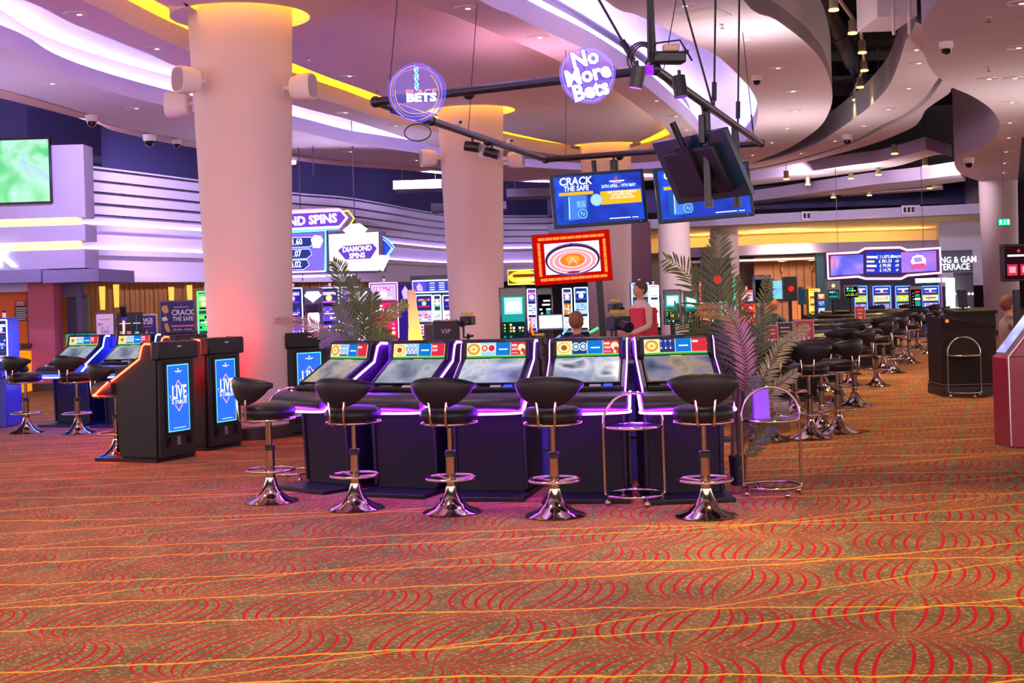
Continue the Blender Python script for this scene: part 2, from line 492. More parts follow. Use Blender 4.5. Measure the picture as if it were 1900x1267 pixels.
# the pink central field bulges down between its lit edges and opens round the columns
def resample(P, n):
    P = [Vector((p[0], p[1])) for p in P] + [Vector((P[0][0], P[0][1]))]
    L = [0]
    for a, b in zip(P, P[1:]): L.append(L[-1] + (b - a).length)
    out = []; j = 0
    for i in range(n):
        d = L[-1] * i / n
        while L[j + 1] < d: j += 1
        out.append(P[j].lerp(P[j + 1], (d - L[j]) / max(1e-9, L[j + 1] - L[j])))
    return out
C1r = resample(C1, 120)
mb = MB(); n = 120; P = []; F = []
levels = [(.45, .47), (.1, .45), (-.15, .36), (-.4, .24), (-.65, .14), (-.85, .10)]
loops = [offset(C1r, d) for d, _ in levels]
for (d, z), lp in zip(levels, loops): P += [(p.x, p.y, ZC + z) for p in lp]
for i in range(len(levels) - 1):
    for k in range(n): F.append((i * n + k, i * n + (k + 1) % n, (i + 1) * n + (k + 1) % n, (i + 1) * n + k))
mb.add(P, F, plaster)
holes = [[Vector((c.x + .84 * math.cos(2 * PI * i / 40), c.y + .84 * math.sin(2 * PI * i / 40), 0)) for i in range(40)] for c in COLS[:3]]
outer = [Vector((p.x, p.y, 0)) for p in loops[-1]]
tris = tessellate_polygon([outer] + holes); allp = outer + sum(holes, [])
mb.add([(p.x, p.y, ZC + .10) for p in allp], tris, plaster)
for h in holes:
    mb.add([(p.x, p.y, ZC + .10) for p in h] + [(p.x, p.y, ZC + .5) for p in h], [(i, (i + 1) % 40, 40 + (i + 1) % 40, 40 + i) for i in range(40)], plaster)
    mb.add([(p.x, p.y, ZC + .5) for p in h], [tuple(range(40))], plaster)
mb.build('ceiling', kind='structure', angle=60)
ring('ceiling', offset(C2, -.34), offset(C3, .5), ZC + .62, ZC + .7, plaster_w)
ring('trim_1', offset(C2, -.36), offset(C2, -.30), ZC + TH, ZC + .66, plaster_w)
ring('trim_2', offset(C1, .30), offset(C1, .36), ZC + TH, ZC + .5, plaster_w)
ring('trim_3', offset(C1, .0), offset(C1, .03), ZC + TH, ZC + TH + .06, plaster_w)
ring('trim_4', offset(C2, -.03), offset(C2, .0), ZC + TH, ZC + TH + .06, plaster_w)
ring('trim_5', offset(C3, .0), offset(C3, .03), ZC + TH, ZC + TH + .06, plaster_w)
ring('trim_6', offset(C3, .30), offset(C3, .36), ZC + TH, ZC + .66, plaster_w)
# LED lines lying on the ceiling rings, out of sight behind their lips
def led(name, P, z, m, r=.02, label=''):
    o = MB().tube([(p[0], p[1], z) for p in P], r, m, 6, closed=True).build(name)
    return tag(o, label, 'light')
led('cove_light', offset(C1, .12), ZC + TH + .03, yellow_led, .02, 'amber light line hidden behind the lip of the pink central ceiling oval')
led('cove_light', offset(C2, -.12), ZC + TH + .03, white_led, .025, 'lavender white light line hidden behind the inner lip of the bright ceiling band')
led('cove_light', offset(C3, .12), ZC + TH + .03, white_led, .02, 'lavender white light line hidden behind the outer lip of the bright ceiling band')
for c, w_ in zip(COLS[:3], ('leftmost big column', 'second big column', 'third big column')):
    led('cove_light', [(c.x + .76 * math.cos(2 * PI * i / 40), c.y + .76 * math.sin(2 * PI * i / 40)) for i in range(40)], ZC + .42, yellow_led, .02, 'amber light ring in the ceiling opening round the ' + w_)
# the slab above everything
MB().prism([(-34, -4), (36, -4), (36, 100), (-34, 100)], 7.3, 7.5, void_m).build('ceiling', kind='structure', smooth=False)

def band(name, near, far, z, h, m, mside=None):
    P = ccat(tr(near, z), False, 6) + ccat(tr(far, z), False, 6)[::-1]
    return MB().prism(P, z, z + h, m, mside).build(name, kind='structure', angle=30)
# third ceiling band with its dark slot (two boards side by side)
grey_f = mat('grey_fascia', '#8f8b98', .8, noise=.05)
r3in = [(1700, 40), (1690, 62), (1680, 78), (1666, 121), (1647, 162), (1611, 200), (1568, 232), (1518, 265), (1470, 284), (1416, 299), (1330, 314)]
r3s = [(1790, 90), (1775, 112), (1743, 144), (1715, 182), (1677, 212), (1631, 235), (1581, 263), (1530, 280), (1480, 294), (1416, 309), (1330, 322)]
r3t = [(x + 7, y + 5) if x > 1600 else (x + 2, y + 3) for x, y in r3s]
r3o = [(1850, 110), (1820, 130), (1768, 162), (1760, 174), (1720, 202), (1708, 222), (1690, 238), (1631, 263), (1556, 285), (1480, 303), (1416, 315), (1330, 327)]
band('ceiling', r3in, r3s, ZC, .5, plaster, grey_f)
band('ceiling', r3t, r3o, ZC, .35, plaster)
# hanging rafts further on
raft_f = mat('lilac_fascia', '#b9a6c0', .75, noise=.04)
raft_u = mat('raft_underside', '#d8ccd0', .75, noise=.04)
band('ceiling', [(1300, 346), (1413, 331), (1560, 309), (1640, 298), (1718, 277)], [(1300, 355), (1413, 342), (1560, 324), (1660, 309), (1735, 288), (1766, 291)], 4.95, .32, raft_u, raft_f)
band('ceiling', [(1300, 383), (1413, 371), (1600, 345), (1700, 334), (1782, 323)], [(1300, 388), (1413, 378), (1600, 357), (1700, 347), (1792, 336)], 4.7, .38, raft_u, raft_f)
band('ceiling', [(1560, 362), (1700, 352), (1748, 347)], [(1560, 365), (1700, 356), (1750, 352)], 4.7, .12, raft_u, raft_f)
# right ceiling mass with the wavy edge
RC = [(1760, -60), (1740, 0), (1718, 29), (1711, 62), (1714, 98), (1729, 131), (1749, 149), (1769, 163), (1803, 178), (1836, 200), (1854, 225), (1851, 247), (1829, 269), (1785, 287), (1771, 301), (1778, 318), (1796, 329), (1832, 341), (1844, 352), (1836, 363), (1796, 374), (1791, 379), (1803, 388), (1840, 391)]
RCp = ccat(tr(RC, 4.55), False, 5)
RCp = [Vector((4.6, 8))] + RCp + tr([(1885, 392), (1888, 340), (1896, 254)], 4.55) + V2((26, 38), (26, 8))
MB().prism(RCp, 4.55, 6.4, plaster, mat('lilac_wall', '#b9a9bd', .8, noise=.04)).build('ceiling', kind='structure', angle=30)
# left band beyond the big oval: beige strip and dark bulkhead
band('ceiling', [(-200, 118), (0, 166), (170, 216), (204, 233), (360, 263), (537, 286), (640, 300), (776, 310), (945, 328), (1100, 331), (1250, 326)],
     [(-200, 140), (0, 182), (170, 226), (220, 245), (360, 274), (537, 297), (640, 308), (776, 318), (945, 336), (1100, 338), (1250, 333)], ZC + .02, .3, mat('peach_plaster', '#dcb4ac', .8))
# ------------------------------------------------------------------ columns
col_m = mat('column_paint', '#d2bdb4', .55, noise=.03, nscale=2)
skirt = mat('dark_skirting', '#2a1a1e', .4)
coll_m = mat('collar_white', '#e8d8c8', .7)
grey_fab = mat('speaker_grille', '#9c8f9a', .8)
speaker_w = mat('speaker_white', '#d8cfd0', .45)
def speaker(name, c, ang, label, s=1.0, group='white wall speakers on the columns'):
    """rounded wall speaker on a bracket; ang = direction it faces"""
    t = thing(name, label, 'speaker', c, ang, group)
    mb = MB()
    ring_p = []
    for i in range(7):
        f_ = i / 6
        ring_p.append((f_, 1 - .10 * (2 * f_ - 1) ** 2 if f_ < .9 else .86))
    P, F = [], []; n = 24
    for y, k in ((-.20, .93), (-.185, 1.0), (-.05, .97), (.05, .80), (.07, .6)):
        for q in range(n):
            a = 2 * PI * q / n; cx = math.copysign(abs(math.cos(a)) ** .7, math.cos(a)); cz = math.copysign(abs(math.sin(a)) ** .7, math.sin(a))
            P.append((cx * .115 * k * s, y * s, cz * .15 * k * s))
    for i in range(4):
        for q in range(n): F.append((i * n + q, i * n + (q + 1) % n, (i + 1) * n + (q + 1) % n, (i + 1) * n + q))
    F += [tuple(range(n)), tuple(4 * n + q for q in range(n))]
    mb.add(P, F, speaker_w).build('body', t)
    g = MB(); g.add([(p[0] * .9, -.203 * s, p[2] * .9) for p in P[:n]], [tuple(range(n))], grey_fab); g.build('grille', t)
    MB().tube([(0, .06 * s, 0), (0, .16 * s, 0)], .03 * s, speaker_w).box((0, .16 * s, 0), (.09 * s, .015, .16 * s), speaker_w).build('bracket', t)
    return t
def column(name, c, z0, z1, r0, r1, m=col_m, collar=True, sk=True):
    mb = MB().lathe([(r0 * 1.0, z0), (r0, z0 + .9), (r0 + (r1 - r0) * .45, z0 + (z1 - z0) * .6), (r1, z1)], m, 48)
    mb.build(name, kind='structure', loc=(c[0], c[1], 0))
    if sk: MB().lathe([(r0 + .02, 0), (r0 + .02, .14), (r0, .16)], skirt, 48).build('baseboard_column', kind='structure', loc=(c[0], c[1], 0))
c1, c2, c3, c4, c5, c6 = COLS
column('column_1', c1, 0, 5.5, .50, .64)
column('column_2', c2, 0, 5.5, .50, .63)
column('column_3', c3, 0, 5.5, .50, .62)
column('column_4', c4, 0, 4.6, .51, .52)
column('column_5', c5, 0, 4.2, .50, .53)
column('column_6', c6, 0, 3.0, .50, .52)
column('column_7', pt(1856, 480, 40), 0, 4.6, .50, .55, mat('taupe_column', '#a89590', .6))
# ------------------------------------------------------------------ walls and the rooms edges
lilac = mat('lilac_wall', '#b9a9bd', .8, noise=.04)
wall_w = mat('slat_wall_white', '#e2d6ea', .7, noise=.03)
def wall(name, pts2, z0, z1, m, th=.15):
    """upright wall along plan points, thickness towards the back"""
    mb = MB(); P = [Vector(p) for p in pts2]; n = len(P)
    off = []
    for i in range(n):
        t = (P[min(i + 1, n - 1)] - P[max(i - 1, 0)]).normalized(); off.append(P[i] + Vector((-t.y, t.x)) * th)
    return mb.prism(P + off[::-1], z0, z1, m).build(name, kind='structure', angle=30)
def wy(px, Y, py=540):
    p = pt(px, py, Y); return Vector((p.x, p.y))
def zy(px, py, Y): return pt(px, py, Y).z

# far wall closing the hall on all sides
deep = mat('deep_wall', '#3a2c38', .8)
wall('wall_back', [wy(-60, 40), wy(500, 62), wy(1150, 84), wy(1500, 90), wy(2300, 70)], 0, 7.3, deep)
# curved slatted wall on the left: bulging bulkhead with rails, open below for the curtain
SW = [wy(-40, 29.5), wy(60, 30.2), wy(162, 31.6), wy(370, 36), wy(540, 41), wy(640, 43.5), wy(716, 47), wy(830, 54), wy(950, 56.5), wy(1100, 58)]
SWc = [Vector((p.x, p.y)) for p in catmull([Vector((p.x, p.y, 0)) for p in SW], 6)]
wall('wall_left', SWc, 2.3, 5.0, wall_w, .3)
def along(P, d):
    n = len(P); out = []
    for i in range(n):
        t = (P[min(i + 1, n - 1)] - P[max(i - 1, 0)]).normalized(); out.append(P[i] - Vector((-t.y, t.x)) * d)
    return out
def ztop(i, n):      # rails sink slowly towards the far end
    return 5.02 - .15 * i / n
rail_m = mat('rail_steel', '#5e5870', .35, metal=.7)
for k in range(5):
    P = along(SWc, .10); z = 4.92 - .27 * k
    o = MB().tube([(p.x, p.y, z) for p in P], .022, rail_m, 6).build('wall_rail')
    tag(o, 'long steel rail on the curved lilac wall, ' + ('topmost', 'second from the top', 'middle', 'second from the bottom', 'lowest')[k] + ' of the five', 'rail', 'steel rails on the curved wall')
    for i in range(2, len(P), 3):
        MB().box((0, .05, 0), (.03, .12, .05), rail_m).build('bracket', o, loc=(P[i].x, P[i].y, z))
# two swelling plaster mouldings under the rails
for nm, z0, z1, d in (('trim_7', 3.46, 3.60, .22), ('trim_8', 2.88, 3.02, .22), ('trim_9', 2.24, 2.36, .45)):
    P = along(SWc, d); MB().prism(P + along(SWc, -.05)[::-1], z0, z1, wall_w).build(nm, kind='structure', angle=30)
strip_w = glow('#b8a0ff', 9)
P = along(SWc, .035)
for z, lb in ((3.625, 'upper'), (3.045, 'lower')):
    tag(MB().tube([(p.x, p.y, z) for p in P], .018, strip_w, 6).build('cove_light'), 'lavender light line on the %s plaster moulding of the curved wall' % lb, 'light')
# navy bulkhead above the rails
wall('wall_left', along(SWc, -.2), 5.0, 7.3, navy, .2)
NB = [wy(-60, 27.5), wy(60, 28.2), wy(196, 30.5), wy(197, 33)]
wall('wall_left', NB, zy(196, 290, 30.5), 7.3, navy, .2)

# ---------------------------------------------------------------- reception block at the far left
YR = 27.0
rec_m = mat('reception_plaster', '#bcaed0', .75, noise=.03)
def rx(px, Y=YR): return pt(px, 540, Y).x
zt = zy(100, 268, YR)
x0, x1 = rx(-80), rx(163)
def rbox(name, xa, xb, za, zb, m, y=YR, d=.6, **k):
    return MB().box(((xa + xb) / 2, y + d / 2, (za + zb) / 2), (xb - xa, d, zb - za), m).build(name, smooth=False, **k)
zs = [zy(80, 500, YR), zy(80, 447, YR), zy(80, 405, YR), zy(80, 270, YR)]
rbox('wall_reception', x0, x1, zs[2], zs[3], rec_m, kind='structure')
rbox('wall_reception', x0, rx(166), zs[1] - .02, zs[2] - .16, rec_m, y=YR - .15, d=.75, kind='structure')
rbox('wall_reception', x0, rx(168), zs[0], zs[1] - .20, rec_m, y=YR - .3, d=.9, kind='structure')
warm_strip = glow('#ffd98a', 2.2)
for z, xx, y_, lb in ((zs[2] - .08, rx(145), YR - .02, 'upper'), (zs[1] - .11, rx(149), YR - .17, 'lower')):
    tag(MB().box(((x0 + xx) / 2, y_ + .2, z), (xx - x0, .36, .17), warm_strip).build('cove_light', smooth=False), 'pale amber light strip set in the reception wall, %s of the two' % lb, 'light')
canopy_m = mat('lilac_canopy', '#8d83b8', .5, noise=.08, nscale=5)
rbox('wall_reception', x0, rx(104) - .02, zy(80, 523, YR - .8), zy(80, 499, YR - .8), canopy_m, y=YR - .8, d=1.5, kind='structure')
rbox('wall_reception', rx(104), rx(205), zy(80, 525, YR - .8), zy(80, 501, YR - .8), canopy_m, y=YR - .75, d=2.5, kind='structure')
pinkw = mat('raspberry_wall', '#c05c78', .7, noise=.05)
rbox('wall_reception', rx(51), rx(99), 0, zy(75, 522, YR), pinkw, d=.5, kind='structure')
rbox('baseboard_reception', rx(51), rx(99), 0, .16, skirt, y=YR - .02, d=.02, kind='structure')
greyw = mat('grey_lilac_wall', '#6d6585', .7, noise=.05)
rbox('wall_reception', rx(99), rx(137), zy(118, 552, YR + .6), zy(118, 522, YR + .6), greyw, y=YR + .5, d=.2, kind='structure')
door_dark = mat('dark_doorway', '#2c2440', .6)
zd = zy(118, 552, YR + .6)
dr = rbox('door_1', rx(100), rx(122), 0, zd, mat('door_grey', '#5d5676', .5, noise=.05), y=YR + .75, d=.06, kind='structure')
rbox('door_handle', rx(119), rx(120.5), .95, 1.12, rail_m, y=YR + .70, d=.05).parent = dr
rbox('wall_reception', rx(122), rx(128), 0, zd, door_dark, y=YR + .8, d=.05, kind='structure')
rbox('trim_10', rx(127.5), rx(137), 0, zd + .02, greyw, y=YR + .45, d=.3, kind='structure')
orange = mat('orange_wall', '#e06a2c', .7, noise=.06)
rbox('wall_reception', rx(-80), rx(42), 0, zy(20, 536, YR), orange, y=YR + .6, d=.2, kind='structure')
rbox('wall_reception', rx(-80), rx(51), zy(20, 542, YR), zy(20, 522, YR), rec_m, y=YR + .0, d=.5, kind='structure')
rbox('wall_reception', rx(42), rx(51), 0, zy(20, 536, YR), mat('brown_post', '#6e3b30', .6), y=YR + .2, d=.3, kind='structure')
# desk counter
t = thing('reception_desk', 'reception counter with a dark top and glowing amber front below the raspberry wall', 'counter', (rx(10), YR - .5, 0))
MB().box((0, .3, zy(20, 638, YR) - .05), (rx(52) - rx(-40), .7, .10), mat('counter_top', '#4a4248', .4)).build('worktop', t, bevel=.01)
MB().box((0, .35, .42), (rx(45) - rx(-40), .5, .80), glow('#ffcf80', .85)).build('front_panel', t, smooth=False)
MB().box((rx(49) - rx(10), .3, .42), (.12, .5, .80), glow('#ff9a1e', .8)).build('front_panel', t, smooth=False, label='deep amber front panel at the end of the counter')
# TV
t = thing('television', 'wall television showing a blurred green football scene', 'television', (rx(45), YR - .06, zy(45, 318, YR)))
w_, h_ = rx(105) - rx(-40), zy(45, 258, YR) - zy(45, 380, YR); cx = rx(32.5) - rx(45)
MB().box((cx, 0, 0), (w_, .08, h_), mat('tv_black', '#101014', .3)).build('housing', t, bevel=.01)
MB().box((cx, -.045, 0), (w_ - .08, .01, h_ - .08), screen_mat('football', ['#3fbf6a', '#58c878', '#a8e0c8', '#9ab8e8', '#2fae4a'], .9, 1.05, 2.0)).build('screen', t, smooth=False)
# letters S K
for ch, px in (('S', 5), ('K', 24)):
    o = text('letter_' + ch.lower(), ch, None, (rx(px), YR - .33, zy(px, 478, YR)), .62, glow('#e8f4ff', 2.2), bold=.02, extrude=.03)
    tag(o, 'white glowing capital letter %s above the reception canopy' % ch, 'letter')

# notices beside the desk
def board(name, x, y, z, w, h, label, cat, bg, items=(), frame=None, texts=(), rz=0.0, group=None, depth=.02):
    t = thing(name, label, cat, (x, y, z), rz, group)
    MB().box((0, depth / 2, h / 2), (w + (.03 if frame else 0), depth, h + (.03 if frame else 0)), frame or bg).build('frame' if frame else 'backing', t, smooth=False)
    p = picture(MB(), w, h, [('r', 0, 0, 1, 1, bg)] + list(items)); p.build('print', t, smooth=False)
    for s_, tx, tz, sz, m_, kw in texts:
        text('lettering', s_, t, (tx * w - w / 2, -.012, tz * h), sz, m_, **kw)
    return t
board('notice', rx(20), YR + .578, zy(20, 597, YR), .30, .32, 'grey rounded notice board with pale text on the orange wall', 'notice', mat('notice_grey', '#55484c', .6),
      [('r', .1, .8 - .14 * i, .9 - .1 * (i % 3), .86 - .14 * i, mat('pale_print', '#cfc8c8', .6)) for i in range(6)])
board('notice', rx(17), YR + .578, zy(20, 569, YR), .22, .12, 'small red notice with pale letters above the grey notice', 'notice', mat('notice_red', '#d02a4c', .6),
      [('d', .28, .65, .18, mat('pale_print', '#cfc8c8', .6)), ('d', .5, .65, .18, mat('pale_print', '#cfc8c8', .6)), ('d', .72, .65, .18, mat('pale_print', '#cfc8c8', .6)), ('r', .12, .15, .88, .32, mat('pale_print', '#cfc8c8', .6))])
t = thing('payment_terminal', 'dark card terminal on the reception counter', 'card terminal', (rx(24), YR - .4, zy(20, 638, YR) + .03), .5)
MB().box((0, 0, .1), (.16, .10, .2), mat('teal_plastic', '#3d6a72', .4), rx=-.4).build('body', t, bevel=.015)
MB().box((0, -.055, .12), (.10, .01, .1), mat('terminal_screen', '#1a1418', .3, emit='#553040', es=.5), rx=-.4).build('screen', t, smooth=False)

# ---------------------------------------------------------------- sheer curtain under the curved wall
cur = mat('bronze_sheer_curtain', '#8a5c2a', .6, noise=.25, nscale=3, trans=0)
Cp = [wy(128, 30.6), wy(250, 33.0), wy(370, 35.6), wy(540, 40.7), wy(640, 43.2), wy(760, 49)]
Cs = [Vector((p.x, p.y, 0)) for p in catmull([Vector((p.x, p.y, 0)) for p in Cp], 60)]
P, F = [], []; random.seed(4)
for i, p in enumerate(Cs):
    d = .07 * math.sin(i * 1.35) + .03 * math.sin(i * .47)
    for z in (0.02, 2.28): P.append((p.x, p.y - d * (1 if z < 1 else .8), z))
for i in range(len(Cs) - 1): F.append((2 * i, 2 * i + 2, 2 * i + 3, 2 * i + 1))
cm = bpy.data.materials.new('bronze_voile'); cm.use_nodes = True; nt = cm.node_tree; b = nt.nodes['Principled BSDF']
b.inputs['Base Color'].default_value = (*lin('#b07a3c'), 1); b.inputs['Roughness'].default_value = .6; b.inputs['Alpha'].default_value = .72
o = MB().add(P, F, cm).build('curtain', angle=80)
tag(o, 'long bronze sheer curtain hanging in folds under the curved lilac wall', 'curtain')
# lamps behind the curtain
for i, px in enumerate((190, 216, 318, 352)):
    c = pt(px, 549 if i % 2 else 553, 34.5 + i * .9)
    t = thing('wall_lamp', 'warm lamp glowing behind the curtain, %s of the four' % ('first from the left', 'second from the left', 'third from the left', 'fourth from the left')[i], 'lamp', c, 0, 'warm lamps behind the curtain')
    MB().lathe([(.06, -.3), (.08, .3)], glow('#ffb040', 3.5), 12).build('shade', t)
    MB().box((0, .12, 0), (.05, .16, .1), skirt).build('bracket', t)
wall('wall_lounge', [wy(100, 37.5), wy(400, 43), wy(860, 62)], 0, 2.35, mat('lounge_wall', '#9a6a34', .7, noise=.3, nscale=.7))
l = spot('lounge_and_fill_lamp', (pt(260, 540, 38).x, 38, 2.28), 250, WARM, 130)
MB().prism([wy(100, 31.4), wy(830, 55), wy(860, 63), wy(60, 44)], 2.34, 2.4, wall_w).build('ceiling', kind='structure', smooth=False)
# maroon box column and pale pier behind the roulette screen
mar = mat('maroon_panel', '#5a1432', .5, noise=.1)
MB().box((*wy(1085, 46, 480), 2.6), (3.2, .4, 3.2), mar).build('wall_pier', kind='structure', smooth=False) if False else None
MB().box((*wy(1172, 46, 480), 2.0), (1.25, 1.0, 4.0), mar).build('wall_pier', kind='structure', smooth=False)
MB().box((*wy(1100, 47, 430), 3.25), (2.6, .4, 1.0), mat('red_panel', '#8a1038', .5)).build('wall_pier', kind='structure', smooth=False)
MB().box((*wy(1120, 45.5, 480), 1.7), (1.05, .5, 3.6), mat('pale_grey_pier', '#a8a0b8', .7)).build('wall_pier', kind='structure', smooth=False)
# ------------------------------------------------------------------ shared finishes
blk = mat('black_lacquer', '#0a0810', .42, spec=.35, bump=.02, nscale=60)
blk_m = mat('black_satin', '#0f0c13', .5, noise=.2, nscale=20)
chrome = mat('chrome', '#c2b2a4', .10, metal=1.0)
leather = mat('black_leather', '#15111a', .42, spec=.35, bump=.12, nscale=40)
pad_m = mat('padded_vinyl', '#2a222c', .42, bump=.06, nscale=60)
W1 = glow('#ffffff', 1.1); GRN = glow('#35c04a', .9); BLU = glow('#1478d8', .9); CRM = glow('#f6dca0', 1.05); RED = glow('#d83048', .9)
ORG = glow('#f0a040', 1.0); SKY = glow('#9cc8f0', 1.0); BRN = glow('#b0682c', .8); PNK = glow('#f0a0c0', 1.0); DBL = glow('#24408c', .8)
label_w = mat('label_white', '#d0c8d0', .5)

# ------------------------------------------------------------------ touch screen roulette terminal
PROF = [(.40, .05), (.42, 1.18), (.37, 1.245), (.27, 1.25), (.225, 1.215), (.185, 1.085), (-.155, .885), (-.20, .87), (-.20, .70), (-.13, .655), (-.10, .05)]
def make_terminal(label, neon, neon_pad, live, kind=0, group=None, wide=.62):
    hw = wide / 2
    t = thing('roulette_terminal', label, 'gaming machine', group=group)
    MB().prism([(-hw - .03, -.42), (hw + .03, -.42), (hw + .01, .40), (-hw - .01, .40)], 0, .035, blk).build('footplate', t, bevel=.006)
    MB().extrude_x([(.385, .035), (.39, .9), (.39, 1.16), (.20, 1.06), (-.13, .86), (-.13, .70), (-.115, .66), (-.085, .035)], -hw + .03, hw - .03, blk).build('cabinet', t, bevel=.004, angle=20)
    for s_ in (-1, 1):
        x = s_ * hw
        MB().extrude_x(PROF, min(x, x - s_ * .035), max(x, x - s_ * .035), blk).build('side_panel', t, bevel=.006, angle=20)
        nx = x - s_ * .001
        path = [(nx, .36, 1.226), (nx, .285, 1.230), (nx, .248, 1.205), (nx, .205, 1.073), (nx, -.13, .873), (nx, -.18, .845)]
        MB().tube(path, .010, neon, 8).build('neon_strip', t, angle=80)
    # padded armrest and the light under it
    mb = MB(); P, F = [], []; sec = [(-.155, .83), (-.25, .842), (-.34, .838), (-.40, .818), (-.435, .78), (-.44, .745), (-.425, .715), (-.38, .70), (-.155, .705)]
    xs = [-hw - .035, -hw - .03, -hw - .01, hw + .01, hw + .03, hw + .035]; kk = [.90, .97, 1, 1, .97, .90]
    for x, k in zip(xs, kk):
        for y, z in sec: P.append((x, -.155 + (y + .155) * k, .785 + (z - .785) * k))
    m_ = len(sec)
    for i in range(len(xs) - 1):
        for j in range(m_): F.append((i * m_ + j, i * m_ + (j + 1) % m_, (i + 1) * m_ + (j + 1) % m_, (i + 1) * m_ + j))
    F += [tuple(range(m_)), tuple((len(xs) - 1) * m_ + j for j in range(m_))]
    mb.add(P, F, pad_m).build('armrest', t, angle=50)
    ax = hw + .042
    path = [(-ax, -.19, .835), (-ax, -.27, .78), (-ax, -.36, .715), (-ax + .02, -.405, .692), (0, -.425, .686), (ax - .02, -.405, .692), (ax, -.36, .715), (ax, -.27, .78), (ax, -.19, .835)]
    MB().tube([path[0]] + [p for p in catmull([Vector(q) for q in path], 4)], .009, neon_pad, 8).build('armrest_light', t, angle=80)
    MB().box((0, -.26, .695), (wide - .02, .26, .02), blk_m).build('armrest_tray', t)
    # deck with card slot and buttons
    dk = MB().box((0, -.165, .868), (wide - .08, .075, .03), blk_m, rx=.25).build('deck', t, bevel=.004)
    MB().box((.08, -.172, .888), (.09, .03, .008), label_w, rx=.25).build('button_panel', dk)
    MB().box((.18, -.172, .888), (.07, .035, .01), glow('#3a50ff', 1.4), rx=.25).build('card_reader', dk, label='blue lit card reader')
    MB().box((-.12, -.172, .888), (.12, .03, .006), mat('grey_plate', '#5a5460', .4), rx=.25).build('ticket_slot', dk)
    # sloped touch screen (framed)
    a = math.atan2(1.085 - .885, .185 + .155); L = math.hypot(.34, .20); sw = wide - .09

    g = MB().box((0, L / 2, .004), (sw, L - .02, .012), SCR[kind % len(SCR)]).build('touch_screen', t, smooth=False, loc=(0, -.15, .893), rot=(a, 0, 0), bevel=0)
    MB().box((0, .006, .008), (sw + .02, .014, .022), blk).box((0, L - .01, .008), (sw + .02, .018, .022), blk).box((-sw / 2, L / 2, .008), (.014, L, .022), blk).box((sw / 2, L / 2, .008), (.014, L, .022), blk).build('bezel', g)
    # upper display, leaning back
    b = math.atan2(1.215 - 1.085, .04); dw = wide - .06
    d = MB().box((0, .02, .08), (dw, .05, .17), blk).build('upper_display', t, loc=(0, .172, 1.082), rot=(-.20, 0, 0), bevel=.006)
    it = [('r', 0, 0, 1, 1, CRM), ('r', 0, 0, 1, .12, GRN)]
    if kind % 2 == 0:
        it += [('e', .12, .57, .105, .36, BRN), ('e', .12, .57, .095, .32, ORG), ('e', .12, .57, .065, .22, CRM), ('e', .12, .57, .03, .1, ORG)]
    else:
        it += [('e', .12, .57, .105, .36, ORG), ('e', .12, .57, .09, .30, CRM), ('e', .12, .57, .05, .18, BRN)]
    it += [('r', .25, .14, .49, 1, SKY if kind < 3 else DBL)]
    if kind < 2 or kind == 4:
        for i in range(9):
            for j in range(4): it.append(('r', .26 + .025 * i, .36 + .15 * j, .278 + .025 * i, .46 + .15 * j, (RED, W1, BLU)[(i * 7 + j * 5 + kind) % 3]))
    else:
        for cx in (.31, .43):
            it += [('d', cx, .62, .27, W1), ('d', cx, .62, .22, RED if kind == 2 else BLU), ('d', cx, .62, .13, CRM)]
    it += [('r', .26, .17, .48, .27, glow('#5a3c50', .6))]
    it += [('r', .50, .14, .745, 1, BLU), ('r', .55, .50, .70, .58, W1), ('r', .755, .14, 1, 1, RED), ('r', .77, .72, .86, .86, CRM), ('r', .77, .45, .87, .62, PNK), ('r', .77, .25, .88, .32, PNK),
           ('d', .94, .62, .26, CRM), ('d', .915, .72, .12, W1), ('d', .96, .45, .13, RED), ('d', .94, .25, .10, CRM)]
    picture(MB(), dw - .06, .125, it, z0=.018, y0=-.007).build('picture', d, smooth=False)
    MB().box((.16, -.006, .156), (.16, .003, .014), mat('nameplate', '#3a3440', .4)).build('nameplate', d, smooth=False)
    MB().box((0, -.008, .006), (.09, .004, .006), glow('#f0d8a0', 1.0)).build('status_light', d, smooth=False)
    # back: hood, louvres and the upright advert screen
    MB().box((0, .425, 1.15), (wide + .03, .12, .19), blk).build('rear_hood', t, bevel=.02)
    MB().box((0, .486, 1.19), (.06, .004, .016), label_w).build('rating_plate', t, smooth=False)
    rp = MB().box((0, .415, .55), (wide - .04, .05, 1.02), blk_m).build('rear_panel', t, bevel=.008)
    for i in range(12): MB().box((-.20 + .014 * i + (.246 if i > 5 else 0), .443, .20), (.006, .006, .10), blk).build('louvre', rp, smooth=False)
    MB().box((0, .443, .20), (.05, .006, .09), mat('socket_plate', '#7c7680', .5)).build('lock_plate', rp, smooth=False)
    if live:
        sw, sh, z0 = .34, .70, .30
        s = MB().box((0, .445, z0 + sh / 2), (sw + .05, .02, sh + .06), blk).build('advert_screen', t, bevel=.006)

        pic = MB(); LB = glow('#2c68e8', 1.1); GLW = glow('#58d0ff', 1.6)
        D = .5; P = [(.5, .76), (.90, .53), (.5, .30), (.10, .53), (.5, .76)]
        picture(pic, sw, sh, [('r', 0, 0, 1, 1, GLW), ('r', .03, .015, .97, .985, LB), ('l', P, .010, glow('#ff9ab0', 1.6)), ('r', .15, .40, .85, .475, LB), ('r', .12, .49, .88, .66, LB),
                              ('d', .5, .93, .014, W1), ('r', .33, .895, .67, .905, W1), ('r', .4, .88, .6, .886, W1), ('r', .22, .05, .78, .058, W1)], z0=z0)
        pc = pic.build('picture', s, smooth=False, loc=(0, .456, 0), rot=(0, 0, PI))
        text('lettering', 'LIVE', s, (0, .468, z0 + sh * .575), .20, glow('#fff4c8', 1.8), rot=(PI / 2, 0, PI), bold=.02, sx=.58, spacing=1.1)
